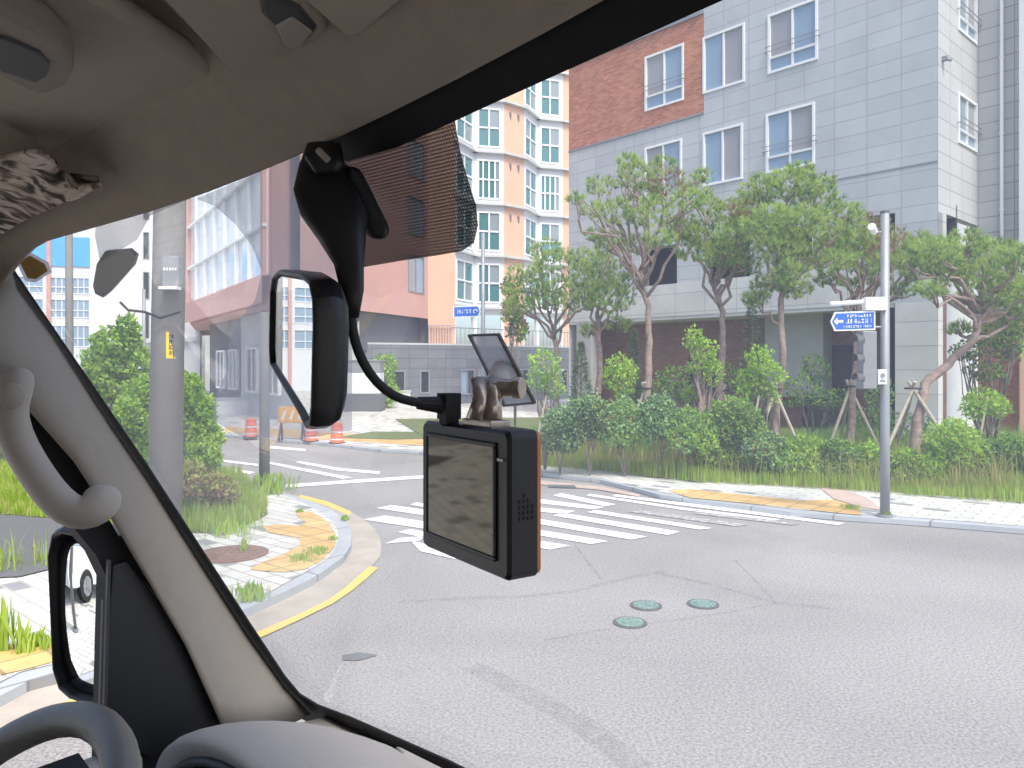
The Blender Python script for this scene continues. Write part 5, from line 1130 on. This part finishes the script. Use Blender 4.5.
# ------------------------------------------------------------------ rear camera monitor with bracket and cable
MO = empty('dash_monitor', U(470, 500, .5), 'small black flat monitor hanging on a clear bracket from the windscreen', 'monitor')
a0 = U(425, 485, .555); a1 = U(512, 485, .460); dx = (a1-a0); dx.z = 0; Lx = dx.length; dx.normalize(); dn = Vector((dx.y, -dx.x, 0)); dn = dn if dn.y < 0 else -dn   # dn faces the driver
zt0, zb0_ = H-.0395, H-.131
def mp(s_, z, k): q = a0+dx*s_+dn*k; return Vector((q.x, q.y, z))
def rr(s0, s1, z0, z1, r, k, n=5):
    pts = []
    for cx_, cz, st_ in ((s1-r, z1-r, 0), (s0+r, z1-r, 90), (s0+r, z0+r, 180), (s1-r, z0+r, 270)):
        for j in range(n): a = math.radians(st_+90*j/(n-1)); pts.append(mp(cx_+r*math.cos(a), cz+r*math.sin(a), k))
    return pts
mb = MB(); mb.loft([rr(0,Lx,zb0_,zt0,.005,-.019), rr(0,Lx,zb0_,zt0,.005,0), rr(.002,Lx-.002,zb0_+.002,zt0-.002,.004,.0025)]); BD = mb.build('case', M['black'], MO)
mb = MB(); i0, i1, j0, j1 = .011, Lx-.016, zb0_+.013, zt0-.011
for s0, s1, z0, z1 in ((i0-.003,i1+.003,j1,j1+.003),(i0-.003,i1+.003,j0-.003,j0),(i0-.003,i0,j0,j1),(i1,i1+.003,j0,j1)):
    mb.prism([mp(s0,z0,.0025), mp(s1,z0,.0025), mp(s1,z1,.0025), mp(s0,z1,.0025)], dn*.0018)
mb.build('bezel', M['black'], MO, bevel=.0008)
mb = MB(); n_ = 16; rings = [[mp(i0+(i1-i0)*k/n_, j0+(j1-j0)*j/n_, .0034+.00002*math.sin(k*.2+1)*math.sin(j*.2)) for k in range(n_+1)] for j in range(n_+1)]
mb.loft(rings, closed=False); mb.build('screen', M['screen'], MO, smooth=True)
mb = MB(); mb.loft([rr(.001,Lx-.001,zb0_+.001,zt0-.001,.005,-.0195), rr(.001,Lx-.001,zb0_+.001,zt0-.001,.005,-.0222)]); mb.build('back_shell', M['copper'], MO)
mb = MB()
for k in range(4):
    for j in range(5-abs(k-1)): mb.box(mp(Lx+.0002, (zt0+zb0_)/2-.008+.0035*j, -.006-.0032*k), dx*.0004, dn*.0009, Zv*.0011)
mb.build('speaker_holes', M['rubber'], MO)
mb = MB(); mb.box(mp(Lx-.008, zt0-.018, .0035), dx*.0025, dn*.0006, Zv*.0008); mb.build('indicator_mark', M['white_sign'], MO)
# bracket
pl = [(471,334),(499,334),(508,340),(535,398),(531,402),(520,400)]
plr = [(471,334),(500,334),(536,400),(529,403),(500,396),(482,362)]
ps = [VW(HG(x, y, .010)) for x, y in ((471,334),(500,333),(536,401),(506,404))]
nrm = -((ps[1]-ps[0]).cross(ps[2]-ps[0])).normalized(); 
if nrm.y > 0: nrm = -nrm
mb = MB(); mb.prism(ps, nrm*.0035); BR = mb.build('adhesive_plate', M['veil'], MO)
mb = MB(); mb.tube([p+nrm*.002 for p in ps], .0016, 6, close=True); mb.build('plate_edge', M['clear_edge'], BR)
kc = U(502, 388, .515)
mb = MB(); mb.tube([kc+Vector((-.016,.004,0)), kc+Vector((-.004,0,0)), kc+Vector((.008,-.004,.0))], [.0055,.0065,.006], 12); mb.tube([kc+Vector((.008,-.004,0)), kc+Vector((.014,-.0065,0))], .0078, 10); mb.build('pivot_knob', M['tan_plastic'], MO, bevel=.001)
for s_ in (-1, 1):
    mb = MB(); b_ = U(484, 421, .505); 
    mb.tube([kc+Vector((-.010+.006*s_,.003,.004)), kc.lerp(b_, .5)+Vector((-.004+.004*s_,0,.002)), b_+Vector((.006*s_,0,0))], [.0075,.006,.0065], 10); mb.build('bracket_arm', M['tan_plastic'], MO, smooth=True)
mb = MB(); mb.tube([ps[0].lerp(ps[2], .55)+nrm*.003, kc+Vector((-.006,.002,0))], [.011,.006], 12); mb.build('bracket_socket', M['clear'], MO, smooth=True)
b_ = U(486, 422, .505); mb = MB(); mb.box(b_+Zv*-.001, dx*.018, dn*.008, Zv*.003); mb.build('bracket_foot', M['tan_plastic'], MO, bevel=.001)
# cable
cp = [U(350,296,.475), U(351,318,.475), U(354,340,.478), U(362,362,.485), U(376,383,.495), U(394,397,.505), U(412,402,.515), U(430,404,.525), U(446,405,.53)]
cb = MB(); cb.tube(cp, [5.2*.49/FP]*9, 10); CBo = cb.build('monitor_cable', M['rubber'], None, smooth=True, sub=1)
tag(CBo, 'thick black cable curving from the mirror stem to the monitor', 'cable')
mb = MB(); mb.tube([U(418,403,.52), U(446,405.5,.53)], [.0045,.0065], 10); mb.box(U(449,406,.53), dx*.0065, dn*.006, Zv*.009); mb.box(U(449,418,.53), dx*.005, dn*.005, Zv*.004); mb.build('plug', M['rubber'], CBo)
